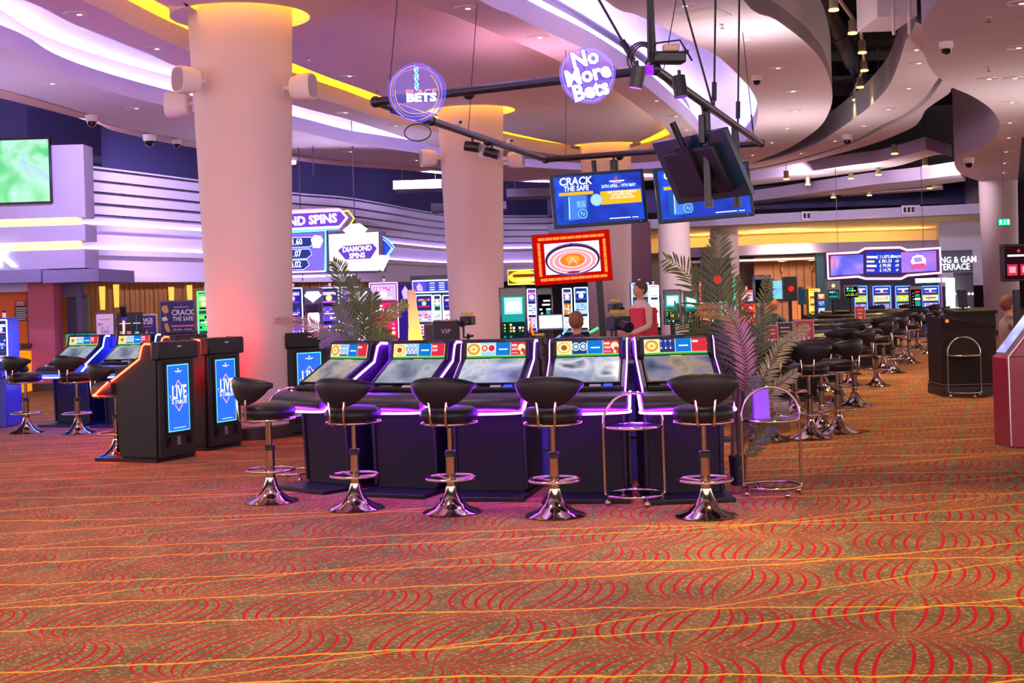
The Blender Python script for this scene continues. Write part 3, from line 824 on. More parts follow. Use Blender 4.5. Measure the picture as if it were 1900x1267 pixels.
        text('lettering', 'E-TABLES', s, (0, .468, z0 + sh * .437), .060, glow('#fff4c8', 1.8), rot=(PI / 2, 0, PI), bold=.005, sx=.85, spacing=1.15)
    return t

SCR = [screen_mat('blurred_table_screen_%d' % i, c, 3.2, .60, 3.1 * i, .10, .35, 3) for i, c in enumerate((
    ['#2c3848', '#6a7888', '#a8acb0', '#d8c890', '#586474'], ['#384450', '#70809c', '#9ca8bc', '#c8d0dc', '#4c5868'], ['#3c4858', '#8494ac', '#b0bccc', '#e0e8f0', '#586878'],
    ['#3a4a5c', '#7888a8', '#a0b0c8', '#f0f4ff', '#506074'], ['#384458', '#506890', '#8c88a8', '#b8a080', '#6c6458']))]
VIO = glow('#8226ff', 115.0); VIOL = glow('#9a28ff', 115.0); BLN = glow('#1c30ff', 260.0); BLNL = glow('#2438ff', 200.0); RDN = glow('#ff1206', 90.0)
spots5 = [((553, 913), -44, 0, 'purple lit roulette terminal at the left end of the row, turned away to the left'),
          ((717, 924), -26, 1, 'purple lit roulette terminal second from the left in the row, before the left palm'),
          ((893, 931), -14, 2, 'purple lit roulette terminal in the middle of the row of five'),
          ((1087, 935), -8, 3, 'purple lit roulette terminal under the red roulette sign, second from the right in the row'),
          ((1283, 935), 1, 4, 'purple lit roulette terminal at the right end of the row beside the right palm')]
for (px, py), a, k, lb in spots5:
    t = make_terminal(lb, VIO, VIOL, False, k, 'purple roulette terminals')
    f_ = at(px, py); a = R(a)
    t.location = f_ + Vector((-math.sin(a), math.cos(a), 0)) * .42; t.rotation_euler.z = a
# red pair seen from behind, with advert screens
def rear(lb, pxy, a, neon, neon2, kind=1, group=None):
    t = make_terminal(lb, neon, neon2, True, kind, group, .60)
    c = at(*pxy); a = R(a); t.location = c - Vector((-math.sin(a), math.cos(a), 0)) * .42; t.rotation_euler.z = a
    return t
rear('red lit terminal seen from behind with a tall LIVE screen, nearest to the carpet edge', (330, 852), -116, RDN, RDN, 1, 'red roulette terminals')
rear('red lit terminal seen from behind against the biggest column, LIVE screen on its back', (418, 831), -117, RDN, RDN, 1, 'red roulette terminals')
rear('red lit terminal half hidden behind the right side of the biggest column', (575, 806), -140, RDN, RDN, 1, 'red roulette terminals')
rear('dark red terminal behind the red pair, left of the biggest column', (355, 800), -116, RDN, RDN, 1, 'red roulette terminals')
# blue pair
for (px, py), a, k, lb in (((106, 793), -22, 1, 'blue lit roulette terminal at the far left, nearest to the raspberry wall'), ((206, 794), -18, 1, 'blue lit roulette terminal right beside the first blue one'), ((300, 770), -150, 1, 'blue lit terminal turned away behind the blue pair')):
    t = make_terminal(lb, BLN, BLNL, False, k, 'blue roulette terminals')
    f_ = at(px, py); a = R(a); t.location = f_ + Vector((-math.sin(a), math.cos(a), 0)) * .42; t.rotation_euler.z = a

# ------------------------------------------------------------------ stools
def make_stool(label, group):
    t = thing('casino_stool', label, 'stool', group=group)
    MB().lathe([(.0, 0), (.216, 0), (.222, .008), (.205, .02), (.14, .042), (.085, .085), (.055, .14), (.042, .19), (.040, .20)], chrome, 36).build('base', t, angle=60)
    MB().lathe([(.0, .19), (.036, .19), (.036, .43), (0, .43)], chrome, 20).build('column', t)
    MB().lathe([(.0, .42), (.041, .42), (.043, .455), (.036, .465), (0, .465)], blk_m, 20).build('collar', t)
    MB().lathe([(.0, .455), (.019, .455), (.019, .665), (0, .665)], chrome, 16).build('piston', t)
    mb = MB().tube([(.19 * math.cos(a), .19 * math.sin(a), .262) for a in [2 * PI * i / 36 for i in range(36)]], .0105, chrome, 8, closed=True)
    for a in (.5, .5 + 2 * PI / 3, .5 + 4 * PI / 3): mb.tube([(.034 * math.cos(a), .034 * math.sin(a), .25), (.19 * math.cos(a), .19 * math.sin(a), .262)], .009, chrome, 8)
    mb.build('footring', t, angle=60)
    s = MB().lathe([(0, .68), (.17, .68), (.207, .70), (.218, .73), (.21, .768), (.18, .788), (.09, .80), (0, .802)], leather, 36).build('seat', t, angle=60)
    MB().tube([(.217 * math.cos(a), .219 * math.sin(a), .733) for a in [2 * PI * i / 36 for i in range(36)]], .004, leather, 6, closed=True).build('piping', s, angle=60)
    ringp = [(.205 * math.cos(a), .205 * math.sin(a), .673) for a in [R(-250) + R(320) * i / 30 for i in range(31)]]
    mb = MB().tube(ringp, .010, chrome, 8).box((0, 0, .667), (.30, .05, .012), chrome).box((0, 0, .667), (.05, .3, .012), chrome)
    mb.build('seat_frame', t, angle=60)
    for x in (-.055, .055):
        MB().tube(catmull([Vector(p) for p in ((x, -.10, .663), (x, -.20, .661), (x * 1.05, -.237, .69), (x * 1.15, -.245, .775), (x * 1.3, -.238, .88))], 5), .0105, chrome, 8).build('back_bar', t, angle=60)
    # wrap-round backrest
    P, F = [], []; nA, cs = 20, 12
    for i in range(nA + 1):
        u = -1 + 2 * i / nA; ph = u * R(64)
        top = 1.03 - .055 * u * u; h = .235 * max(.10, (1 - abs(u) ** 2.0)) ** .80
        zc = top - h / 2
        for k in range(cs):
            q = 2 * PI * k / cs; rz_ = math.sin(q); rr = math.cos(q)
            zz = zc + rz_ * h / 2; lean = .035 * (zz - .85) / .19
            rad = .238 + lean + rr * .032 * min(1, h / .09)
            P.append((rad * 1.05 * math.sin(ph), -rad * math.cos(ph) + .02 * u * u, zz))
    for i in range(nA):
        for k in range(cs): F.append((i * cs + k, i * cs + (k + 1) % cs, (i + 1) * cs + (k + 1) % cs, (i + 1) * cs + k))
    F += [tuple(range(cs)), tuple(nA * cs + k for k in range(cs))]
    MB().add(P, F, leather).build('backrest', t, angle=60)
    return t
stool0 = make_stool('x', 'x')
index_kids()
first = [True]
def place_stool(pxy, rz, label, group, scale=1.0, loc=None):
    c = loc if loc is not None else at(*pxy)
    if first[0]:
        t = stool0; first[0] = False; t.location = c; t.rotation_euler.z = R(rz); t['label'] = label; t['group'] = group
    else: t = dup(stool0, c, R(rz), label, group)
    return t
for xy, rz, lb in (((504, 931), -50, 'black stool at the left end of the front row, backrest seen from the side'), ((661, 944), -24, 'black stool second from the left in the front row, in front of the purple armrest'),
                   ((839, 951), -17, 'black stool in the middle of the front row of five'), ((1031, 957), -12, 'black stool in the front row just left of the empty chrome drink stand'),
                   ((1311, 958), -4, 'black stool at the right end of the front row between the two chrome stands')):
    place_stool(xy, rz, lb, 'stools at the purple terminals')
for xy, rz, lb in (((218, 848), -52, 'black stool facing the nearest red lit terminal'), ((290, 828), -45, 'black stool mostly hidden behind the nearest red lit terminal'),
                   ((50, 803), -32, 'black stool at the leftmost blue lit terminal'), ((145, 804), -22, 'black stool at the second blue lit terminal'), ((28, 776), -70, 'black stool behind the leftmost blue stool, by the reception')):
    place_stool(xy, rz, lb, 'stools at the blue and red terminals')

# ------------------------------------------------------------------ chrome drink stands
def stand(pxy, rz, label):
    t = thing('drink_stand', label, 'side table', at(*pxy), R(rz), 'chrome drink stands')
    circ = lambda r, z, n=36: [(r * math.cos(2 * PI * i / n), r * math.sin(2 * PI * i / n), z) for i in range(n)]
    mb = MB().tube(circ(.225, .075), .0105, chrome, 8, closed=True)
    mb.build('base_ring', t, angle=60)
    hoop = [(-.228, 0, .075), (-.228, 0, .3), (-.228, 0, .58)] + [(.228 * math.cos(a), 0, .61 + .228 * math.sin(a)) for a in [PI - PI * i / 20 for i in range(21)]] + [(.228, 0, .58), (.228, 0, .3), (.228, 0, .075)]
    MB().tube(hoop, .011, chrome, 10).build('hoop', t, angle=60)
    tr_ = MB().lathe([(0, .572), (.205, .572), (.212, .58), (.205, .590), (0, .590)], mat('steel_tray', '#b8b0b4', .22, metal=1.0), 36).build('tray', t, angle=50)
    MB().tube(circ(.215, .585), .0125, chrome, 8, closed=True).build('rim', tr_, angle=60)
    for a in (0, PI / 2, PI, 3 * PI / 2):
        x, y = .225 * math.cos(a + .25), .225 * math.sin(a + .25)
        c = MB().ball((x, y, .024), .024, chrome, 12).tube([(x, y, .03), (x, y, .075)], .009, chrome, 8); c.build('caster', t)
    return t
stand((1179, 934), 4, 'empty chrome drink stand between the two rightmost purple terminals')
st_r = stand((1434, 918), 4, 'chrome drink stand holding a purple card, right of the right palm')
stand((545, 890), 10, 'chrome drink stand behind the leftmost front stool')
stand((1791, 737), 0, 'chrome drink stand in front of the dark wooden podium')
stand((22, 772), 0, 'chrome drink stand behind the leftmost blue stool')
c = st_r.location
t = thing('menu_card', 'folded purple card standing on the right chrome drink stand', 'card', (c.x - .07, c.y, .5925), R(4))
MB().box((0, -.02, .115), (.12, .003, .23), mat('purple_card', '#8a58c8', .6), rx=-.12).build('front_sheet', t, smooth=False)
MB().box((0, .02, .115), (.12, .003, .23), mat('purple_card', '#8a58c8', .6), rx=.12).build('back_sheet', t, smooth=False)
# ------------------------------------------------------------------ roulette tables with stools
felt = mat('table_felt', '#8a7a84', .7, noise=.08); rail_l = mat('table_rail_leather', '#241c20', .3, coat=.3, bump=.05, nscale=30)
wood_d = mat('dark_wood', '#1c100c', .6, spec=.25, noise=.35, nscale=6)
def game_table(c, rz, L, label):
    t = thing('gaming_table', label, 'gaming table', (c[0], c[1], 0), R(rz), 'padded gaming tables')
    w = 1.15; x0 = -L / 2; P = []
    for i in range(13): a = -PI / 2 + PI * i / 12; P.append(Vector((L / 2 - w / 2 + w / 2 * math.cos(a), w / 2 * math.sin(a))))
    P += [Vector((x0, w / 2)), Vector((x0, -w / 2))]
    MB().prism(offset(P, -.08), .86, .90, felt).build('tabletop', t)
    MB().tube([(p.x, p.y, .905) for p in P], .065, rail_l, 10, closed=True).build('padded_rail', t, angle=60)
    MB().prism(offset(P, -.02), .76, .87, wood_d).build('apron', t)
    MB().box((-.1, 0, .38), (L * .55, .6, .76), wood_d).build('pedestal', t, bevel=.02)
    MB().box((-.1, 0, .03), (L * .62, .7, .06), mat('table_plinth', '#3a2a26', .5)).build('plinth', t)
    return t
tabs = [(2.6, 16.45, 'nearest padded gaming table right of the right palm'), (3.8, 19.2, 'second padded gaming table from the palm'), (4.85, 22.4, 'third padded gaming table from the palm'),
        (6.4, 26.0, 'fourth padded gaming table from the palm'), (7.9, 30.0, 'fifth padded gaming table from the palm'), (9.3, 34.5, 'last padded gaming table before the far slot machines')]
TAB = []
for x, y, lb in tabs: TAB.append(game_table((x - .1, y), 4, 2.3, lb))
sg = 'stools at the gaming tables'
ordn = ('nearest', 'second', 'third', 'fourth', 'fifth', 'sixth')
far_stools = [((1430, 818), 4, 'stool at the nearest gaming table, right behind the right chrome drink stand'), ((1504, 813), -14, 'second stool along the nearest gaming table'),
              ((1556, 803), 42, 'stool at the rounded end of the nearest gaming table, standing out into the aisle'), ((1526, 793), 0, 'stool just behind the one standing out into the aisle'),
              ((1587, 753), 62, 'stool at the rounded end of the second gaming table'), ((1560, 748), 10, 'stool beside the end of the second gaming table, towards the palm'),
              ((1627, 716), 66, 'stool at the rounded end of the third gaming table'), ((1578, 716), 10, 'stool beside the end of the third gaming table, towards the palm'),
              ((1658, 692), 70, 'stool at the rounded end of the fourth gaming table'), ((1640, 687), 10, 'stool beside the end of the fourth gaming table, towards the palm'),
              ((1688, 673), 70, 'stool at the rounded end of the fifth gaming table'), ((1674, 669), 10, 'stool beside the end of the fifth gaming table, towards the palm'),
              ((1724, 656), 75, 'stool at the rounded end of the last gaming table'), ((1703, 648), 10, 'stool beside the end of the last gaming table'),
              ((1640, 760 - 60), 30, ''), ]
for xy, rz, lb in far_stools[:-1]:
    place_stool(xy, rz, lb, sg)
for px, Y, lb in ((1572, 25.2, 'stool on the near side of the fourth gaming table'), (1525, 21.6, 'stool on the near side of the third gaming table'), (1470, 18.4, 'stool on the near side of the second gaming table')):
    p = pt(px, 560, Y - 1.0); place_stool(None, -8, lb, sg, loc=Vector((p.x, p.y, 0)))
for px, Y, rz, lb in ((1624, 38.6, 12, 'dark stool before the blue slot machines, first from the left'), (1682, 38.6, -8, 'dark stool before the blue slot machines, second from the left'), (1727, 36.5, 20, 'dark stool before the bright doorway by the podium'), (1741, 33.5, 65, 'dark stool just left of the wooden podium')):
    p = pt(px, 560, Y); place_stool(None, rz, lb, 'stools at the far slot machines', loc=Vector((p.x, p.y, 0)))

# silver bin behind the right stand
t = thing('metal_planter', 'round brushed metal bin under the nearest gaming table', 'bin', at(1424, 800))
MB().lathe([(0, 0), (.24, 0), (.25, .02), (.25, .34), (.24, .34), (.235, .05), (0, .05)], mat('brushed_steel', '#a89c9c', .35, metal=1.0), 28).build('body', t)
MB().lathe([(.246, .0), (.262, .0), (.262, .03), (.246, .03)], chrome, 28).build('foot_rim', t)

# cards standing on the tables
def sign_card(px, py, Y, w, h, bg, label, items=(), frame=None):
    p = pt(px, py, Y)
    t = thing('table_sign', label, 'sign', (p.x, p.y, .9005), R(-4), 'signs standing on the gaming tables')
    MB().box((0, 0, h / 2), (w, .012, h), frame or mat('sign_frame', '#c8b8b8', .5)).build('frame', t, smooth=False)
    picture(MB(), w - .02, h - .02, [('r', 0, 0, 1, 1, bg)] + list(items), z0=.01, y0=-.0065).build('print', t, smooth=False)
    return t
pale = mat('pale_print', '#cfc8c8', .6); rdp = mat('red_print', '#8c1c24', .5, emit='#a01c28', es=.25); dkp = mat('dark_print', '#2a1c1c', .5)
gold_p = mat('gold_print', '#c89040', .5)
for px, w, h, bg, lb in ((1431, .17, .25, rdp, 'orange red card standing on the nearest table, first from the left'), (1456,   .22, .28, dkp, 'dark card with golden print on the nearest table'), (1492, .25, .30, rdp, 'wide dark red card on the nearest table, right of the golden print one')):
    sign_card(px, 600, 16.5, w * .95, h, bg, lb, [('r', .2, .75, .8, .8, pale), ('r', .2, .55, .8, .63, gold_p if bg is dkp else pale), ('r', .25, .40, .75, .44, gold_p), ('r', .15, .12, .3, .3, pale), ('r', .4, .12, .55, .3, pale), ('r', .65, .12, .8, .3, pale)])
sign_card(1596, 590, 26.0, .20, .30, rdp, 'dark red card standing on a table in front of the far slot machines', [('r', .2, .75, .8, .8, pale), ('r', .25, .5, .75, .56, pale), ('r', .3, .15, .7, .35, gold_p)])
sign_card(1441, 615, 16.0, .11, .09, dkp, 'small white framed card on the near edge of the nearest table', [('r', .3, .3, .7, .6, gold_p)], mat('label_white', '#d0c8d0'))

# ------------------------------------------------------------------ podium on the right
t = thing('podium', 'dark wooden sloping podium standing alone in the right aisle', 'podium', at(1792, 737) + Vector((.14, .55, 0)), R(-3))
prof = [(-.30, 0), (-.30, 1.08), (-.24, 1.12), (.30, 1.12)]
w2 = .37
MB().prism([(-w2, -.4), (w2, -.4), (w2, .4), (-w2, .4)], .14, .96, wood_d).build('body', t, bevel=.008)
MB().add([(-w2, -.4, .94), (w2, -.4, .94), (w2, .4, .94), (-w2, .4, .94), (-w2 - .02, -.42, 1.12), (w2 + .01, -.42, .98), (w2 + .01, .42, .98), (-w2 - .02, .42, 1.12)], [(0, 1, 5, 4), (1, 2, 6, 5), (2, 3, 7, 6), (3, 0, 4, 7), (4, 5, 6, 7), (0, 1, 2, 3)], wood_d).build('sloping_top', t, bevel=.006)
MB().box((0, 0, .07), (2 * w2 + .03, .83, .14), mat('podium_plinth', '#140c0b', .5)).build('plinth', t, bevel=.005)
MB().box((0, 0, .165), (2 * w2 + .03, .83, .015), mat('podium_trim', '#4a3a34', .4)).build('trim', t)
MB().box((-.30, -.425, 1.06), (.05, .01, .05), mat('brass', '#d89850', .3, metal=1)).build('emblem', t, bevel=.004)
t = thing('podium', 'second lower dark podium behind the first, topped with a black device', 'podium', pt(1800, 560, 21.2) * 1.0, 0)
p = pt(1800, 560, 21.4); t.location = (p.x, p.y, 0)
MB().box((0, 0, .56), (.62, .5, 1.12), wood_d).build('body', t, bevel=.01)
MB().box((0, 0, 1.14), (.68, .55, .05), wood_d, rx=.08).build('worktop', t, bevel=.008)
MB().box((-.12, 0, 1.34), (.14, .08, .28), blk_m, rx=-.2).tube([(-.12, 0, 1.16), (-.12, 0, 1.3)], .02, blk_m).build('terminal', t, bevel=.01)

# ------------------------------------------------------------------ red machine cut by the right edge
redm = mat('red_lacquer', '#8a1430', .35, coat=.4, noise=.15, nscale=14)
p = at(1874, 831)
t = thing('gaming_machine', 'dark red sloping gaming cabinet with steel edge trim cut by the right edge', 'gaming machine', (p.x, p.y, 0), R(3))
prof = [(.0, 0), (.0, .86), (.06, .90), (.52, 1.46), (.9, 1.46), (.9, 0)]
n = len(prof)
MB().add([(x, .0, z) for x, z in prof] + [(x, .36, z) for x, z in prof], [(i, (i + 1) % n, n + (i + 1) % n, n + i) for i in range(n)] + [tuple(range(n))[::-1], tuple(range(n, 2 * n))], redm).build('cabinet', t, bevel=.008)
steel = mat('brushed_edge', '#b8a8a8', .3, metal=1.0)
MB().tube([(.012, -.005, .02), (.012, -.005, .87), (.50, -.01, 1.44)], .010, steel, 8).tube([(.012, -.005, .87), (.9, -.005, .87)], .007, steel, 8).build('edge_trim', t)
MB().add([(.035, .12, .905), (.035, .34, .905), (.505, .34, 1.475), (.505, .12, 1.475)], [(0, 1, 2, 3)], screen_mat('slope_screen', ['#1c2038', '#8890b0', '#e0e8ff'], 2.0, .8, 3)).build('screen', t, smooth=False)
p = pt(1850, 560, 12.7)
t = thing('display_kiosk', 'black kiosk screen with small red pictures above the red cabinet', 'kiosk', pt(1885, 535, 14.5), R(0))
t.location.z = 0
MB().box((0, 0, .75), (.06, .06, 1.5), blk_m).box((0, 0, .02), (.4, .4, .04), blk_m).build('stand', t)
MB().box((.02, 0, 1.79), (.34, .10, .40), blk_m).build('housing', t, bevel=.01)
dm = glow('#30101c', .6)
picture(MB(), .30, .36, [('r', 0, 0, 1, 1, dm), ('r', .08, .12, .45, .45, RED), ('r', .55, .12, .92, .45, RED), ('r', .15, .2, .38, .38, PNK), ('r', .62, .2, .85, .38, PNK), ('r', .1, .68, .9, .74, W1), ('d', .5, .85, .05, RED)], x0=-.13, z0=1.61, y0=-.052).build('screen', t, smooth=False)

# ------------------------------------------------------------------ palms
leafm = mat('palm_leaf', '#5c6a34', .5, noise=.35, nscale=5); leafd = mat('palm_leaf_dry', '#9a7a4c', .6, noise=.3, nscale=5); leafg = mat('palm_leaf_light', '#8a9440', .5, noise=.3, nscale=6)
stemm = mat('palm_stem', '#6a5a2c', .6, noise=.2)
def frond(parent, pts, ll=.2, m=leafm, up=None, n=34, wl=.0085, droop=.3, seed=0):
    """feathered palm leaf: stalk along pts and folded leaflets on both sides"""
    rnd = random.Random(seed); P = catmull([Vector(p) for p in pts], 12); N = len(P)
    mb = MB().tube(P, .007, stemm, 6, r1=.002)
    L = [0]
    for a, b in zip(P, P[1:]): L.append(L[-1] + (b - a).length)
    view = Vector((0, -1, .15)).normalized()
    if up is not None: view = Vector(up).normalized()
    for i in range(n):
        f_ = .22 + .78 * (i + .5) / n; d = f_ * L[-1]; j = 0
        while j < N - 2 and L[j + 1] < d: j += 1
        q = P[j].lerp(P[j + 1], (d - L[j]) / max(1e-6, L[j + 1] - L[j])); tg = (P[j + 1] - P[j]).normalized()
        side = tg.cross(view).normalized(); k = (math.sin(PI * (.12 + .80 * (f_ - .22) / .78)) ** .7) * ll * .86
        for s_ in (-1, 1):
            an = R(38 + rnd.uniform(-6, 6)) if f_ > .9 else R(56 - 22 * f_ + rnd.uniform(-6, 6))
            dr = (tg * math.cos(an) + side * s_ * math.sin(an) + view * rnd.uniform(-.05, .25)).normalized()
            w_ = dr.cross(view).normalized() * wl; kk = k * rnd.uniform(.85, 1.1); g = Vector((0, 0, -1)) * droop * kk
            a = q; b = q + dr * kk * .4 + g * .08; c = q + dr * kk * .75 + g * .3; e = q + dr * kk + g * .62
            mid = view * wl * .5
            mb.add([a - w_ * .3, a + w_ * .3, b + w_, b - mid, b - w_, c + w_ * .8, c - mid * .8, c - w_ * .8, e],
                   [(0, 1, 2, 3), (0, 3, 4), (3, 2, 5, 6), (4, 3, 6, 7), (6, 5, 8), (7, 6, 8)], m)
    return mb.build('frond', parent, smooth=False)
def palm(name_label, base, fr, z_pot, pot_r=.13, seed=1):
    t = thing('potted_palm', name_label, 'plant', (base.x, base.y, 0))
    MB().lathe([(0, 0), (pot_r * .8, 0), (pot_r, z_pot), (pot_r * .9, z_pot), (pot_r * .85, z_pot - .04), (0, z_pot - .04)], blk_m, 24).build('pot', t)
    mb = MB()
    for k in range(5):
        a = k * 1.3; mb.tube([(.05 * math.cos(a), .05 * math.sin(a), z_pot - .05), (.03 * math.cos(a), .03 * math.sin(a), z_pot + .3), (.045 * math.cos(a + 1), .03 * math.sin(a + 1), z_pot + .62)], .012, stemm, 7)
    mb.build('stem', t)
    for i, (pts, ll, m, nn, dz) in enumerate(fr):
        W = [pt(x, y, base.y + dy) - Vector((base.x, base.y, 0)) for x, y, dy in pts]
        frond(t, W, ll, m, None, nn, seed=seed * 50 + i)
    return t
rb = at(1370, 899)
palm('tall palm with feathery fronds behind the rightmost purple terminal', rb, [
    ([(1372, 760, .0), (1362, 640, .05), (1338, 560, .1), (1330, 500, .05), (1334, 440, -.05)], .34, leafm, 40, 0),
    ([(1372, 760, .05), (1352, 650, .15), (1310, 570, .2), (1272, 505, .15), (1236, 480, .05)], .28, leafm, 34, 0),
    ([(1368, 780, .1), (1340, 690, .2), (1300, 620, .3), (1268, 590, .3), (1252, 572, .3)], .26, leafm, 30, 0),
    ([(1378, 790, -.05), (1384, 690, -.1), (1372, 620, -.15), (1345, 580, -.2), (1296, 574, -.25)], .20, leafd, 34, 0),
    ([(1376, 760, .1), (1374, 660, .15), (1368, 590, .15), (1362, 520, .2)], .27, leafm, 34, 0),
    ([(1378, 780, .0), (1400, 690, .05), (1412, 610, .1), (1420, 540, .1), (1424, 520, .1)], .20, leafm, 32, 0),
    ([(1384, 800, -.1), (1402, 740, -.1), (1424, 690, -.15), (1452, 640, -.2), (1496, 606, -.3)], .16, leafg, 34, 0),
    ([(1378, 830, -.1), (1400, 780, -.15), (1428, 730, -.2), (1462, 700, -.3), (1478, 690, -.35)], .15, leafg, 26, 0),
    ([(1372, 860, .1), (1384, 800, .1), (1380, 720, .1), (1392, 640, .15), (1408, 590, .2)], .24, leafm, 34, 0),
    ([(1370, 850, -.05), (1385, 800, -.1), (1398, 760, -.15), (1400, 700, -.2)], .18, leafm, 26, 0),
    ([(1372, 870, -.1), (1392, 840, -.15), (1420, 800, -.2), (1440, 770, -.25)], .15, leafm, 24, 0),
], .24, .075, 1)
lb_ = pt(664, 640, 12.6); lb_ = Vector((lb_.x, lb_.y, 0))
palm('leafy palm behind the left purple terminals', lb_, [
    ([(668, 660, 0), (655, 600, .1), (640, 540, .15), (630, 500, .1), (618, 484, .0)], .22, leafm, 32, 0),
    ([(670, 660, 0), (668, 590, .0), (662, 540, -.05), (652, 515, -.1)], .20, leafm, 32, 0),
    ([(672, 660, .1), (700, 600, .2), (730, 575, .2), (752, 562, .2)], .17, leafg, 28, 0),
    ([(660, 660, -.1), (610, 625, -.15), (570, 600, -.2), (512, 594, -.25)], .13, leafd, 30, 0),
    ([(674, 660, 0), (682, 600, .05), (690, 560, .1), (692, 545, .1)], .20, leafm, 28, 0),
    ([(666, 665, -.1), (640, 640, -.15), (616, 625, -.2), (600, 630, -.2)], .20, leafm, 26, 0),
    ([(676, 665, -.1), (690, 640, -.1), (705, 625, -.1), (722, 620, -.1)], .17, leafm, 24, 0),
    ([(668, 665, -.1), (650, 615, -.1), (640, 585, -.1), (632, 565, -.12)], .22, leafm, 30, 0),
], .3, .16, 2)
# ------------------------------------------------------------------ overhead pipe frame over the roulette ring
pipe_m = mat('black_pipe', '#15131a', .4, coat=.2, noise=.2, nscale=10)
ZT = 3.5
tp = [at(697, 189, ZT), at(1052, 158, ZT), at(1215, 128, ZT), at(1310, 197, ZT), at(1412, 266, ZT), at(1150, 290, ZT), at(1012, 296, ZT), at(905, 262, ZT), at(800, 224, ZT)]
o3 = tp[0].copy()
tr_ = thing('truss_frame', 'black pipe frame hanging over the roulette ring and carrying the signs and televisions', 'truss', o3)
for a, b in ((0, 2), (2, 4), (4, 6), (6, 0)):
    MB().tube([tp[a] - o3, tp[b] - o3], .042, pipe_m, 12).build('pipe', tr_)
for i, q in enumerate((tp[0], tp[2], tp[4], tp[6], tp[1].lerp(tp[0], .5), tp[3], tp[5], tp[7], tp[8])):
    MB().ball(q - o3, .058, pipe_m, 12).build('joint', tr_)
clampm = mat('clamp_grey', '#3a3640', .35, metal=.8)
wire = mat('hanging_wire', '#2a2830', .4, metal=.6)
def cable(name, a, b, label, r=.006, m=wire, chain=False, group=None, sag=None):
    P = [a, b] if sag is None else [a.lerp(b, i / 12) - Vector((0, 0, sag * math.sin(PI * i / 12))) for i in range(13)]
    t = thing(name, label, 'cable', a, 0, group)
    MB().tube([p - a for p in P], r, m, 6).build('wire', t, angle=80)
    if chain:
        d = (b - a).normalized()
        MB().tube([d * .1, d * .3], r * 2.2, m, 8).build('shackle', t)
        MB().ball((0, 0, 0), .03, clampm, 8).build('clamp', t)
    return t
cab = 'thin cables holding the pipe frame'
for (x0, y0, Y, x1, y1), lb in (((736, 118, None, 738, -10), 'thin vertical cable above the round blue sign'), ((884, 238, None, 887, -20), 'thin cable running up past the second big column'), ((1055, 284, None, 1050, 0), 'thin cable above the left blue television'),
                            ((1205, 128, None, 1100, -20), 'slanting cable with a shackle left of the black cable bundle'), ((1340, 200, None, 1262, -20), 'slanting cable right of the black cable bundle'), ((1242, 118, None, 1262, -40), 'thin cable over the corner of the pipe frame'),
                            ((1332, 210, None, 1328, -30), 'black cable with hooks over the tilted television'), ((1378, 240, None, 1372, -30), 'black cable over the right end of the pipe frame'), ((1404, 258, None, 1378, 60), 'thin slanting cable to the right end of the pipe frame')):
    # foot on the frame: same depth as the pipe there
    best = min(((tp[i].lerp(tp[j], k / 20)) for i, j in ((0, 2), (2, 4), (4, 6), (6, 0)) for k in range(21)), key=lambda q: abs(950 + (q.x) / q.y * FPX - x0) * 1.0 + abs(HZ - ROLL * (x0 - 950) - (q.z - EYE) / q.y * FPX - y0) * .6)
    Y = best.y
    top = pt(x1, y1, Y); s_ = (6.2 - best.z) / max(.2, top.z - best.z); top = best + (top - best) * min(1.0, max(.3, (5.1 - best.z) / max(.05, top.z - best.z)))
    cable('hanging_cable', best, top, lb, .005 if 'thin' in lb else .012, wire, 'shackle' in lb or 'hooks' in lb or 'right end' in lb, cab)
# bundle of black cables and a motor box at the near corner
c = tp[2]
t = thing('cable_bundle', 'thick bundle of black cables dropping to the corner of the pipe frame', 'cable', c + Vector((0, 0, .0)))
for k in range(4):
    MB().tube([(-.05 + .02 * k, .02 * (k % 2), .06), (-.04 + .012 * k, 0, .6), (-.03 + .01 * k, 0, 1.6)], .013, pipe_m, 6).build('cable', t, angle=80)
for k in range(3):
    MB().tube([(-.10 + .08 * math.cos(a) * (1 + .3 * k), .02 * k, .10 + (.10 + .02 * k) * math.sin(a)) for a in [2 * PI * i / 24 for i in range(24)]], .008, pipe_m, 6, closed=True).build('cable_loop', t, angle=80)
t = thing('stage_light', 'black box lamp clamped on the corner of the pipe frame', 'stage light', c + Vector((.12, 0, .12)))
MB().box((0, 0, -.03), (.28, .14, .10), pipe_m, rz=.2).build('housing', t, bevel=.02)
MB().box((.02, -.02, .05), (.14, .10, .06), mat('cream_box', '#c8b090', .5)).build('ballast', t, bevel=.015)
MB().tube([(-.2, 0, -.08), (-.1, 0, .10), (.1, 0, .12), (.2, 0, -.06)], .009, pipe_m, 6).build('cable', t)
def par(q, aim, col_, lb, s=1.0):
    t = thing('stage_light', lb, 'stage light', q, group='small spotlights on the pipe frame')
    d = Vector(aim).normalized()
    MB().tube([-d * .09 * s, d * .09 * s], .06 * s, pipe_m, 16).build('housing', t)
    MB().tube([d * .091 * s, d * .096 * s], .05 * s, glow(col_, 3), 16).build('lens', t)
    MB().tube([(0, 0, 0), (0, 0, .14 * s)], .015, clampm, 8).build('yoke', t)
par(tp[2] + Vector((-.16, -.1, -.08)), (-.2, .1, -1), '#b040ff', 'black spotlight under the corner of the pipe frame beside the violet plate')
par(tp[2] + Vector((.22, .1, -.14)), (.1, -.1, -1), '#402060', 'black spotlight under the box lamp on the pipe frame')
par(tp[7].lerp(tp[8], .30) + Vector((0, 0, -.13)), (1, -.3, -.2), '#2a2430', 'black spotlight pointing right on the lower left pipe, nearer the round sign')
par(tp[7].lerp(tp[6], .06) + Vector((0, 0, -.13)), (1, -.2, -.35), '#2a2430', 'black spotlight pointing right above the second big column')
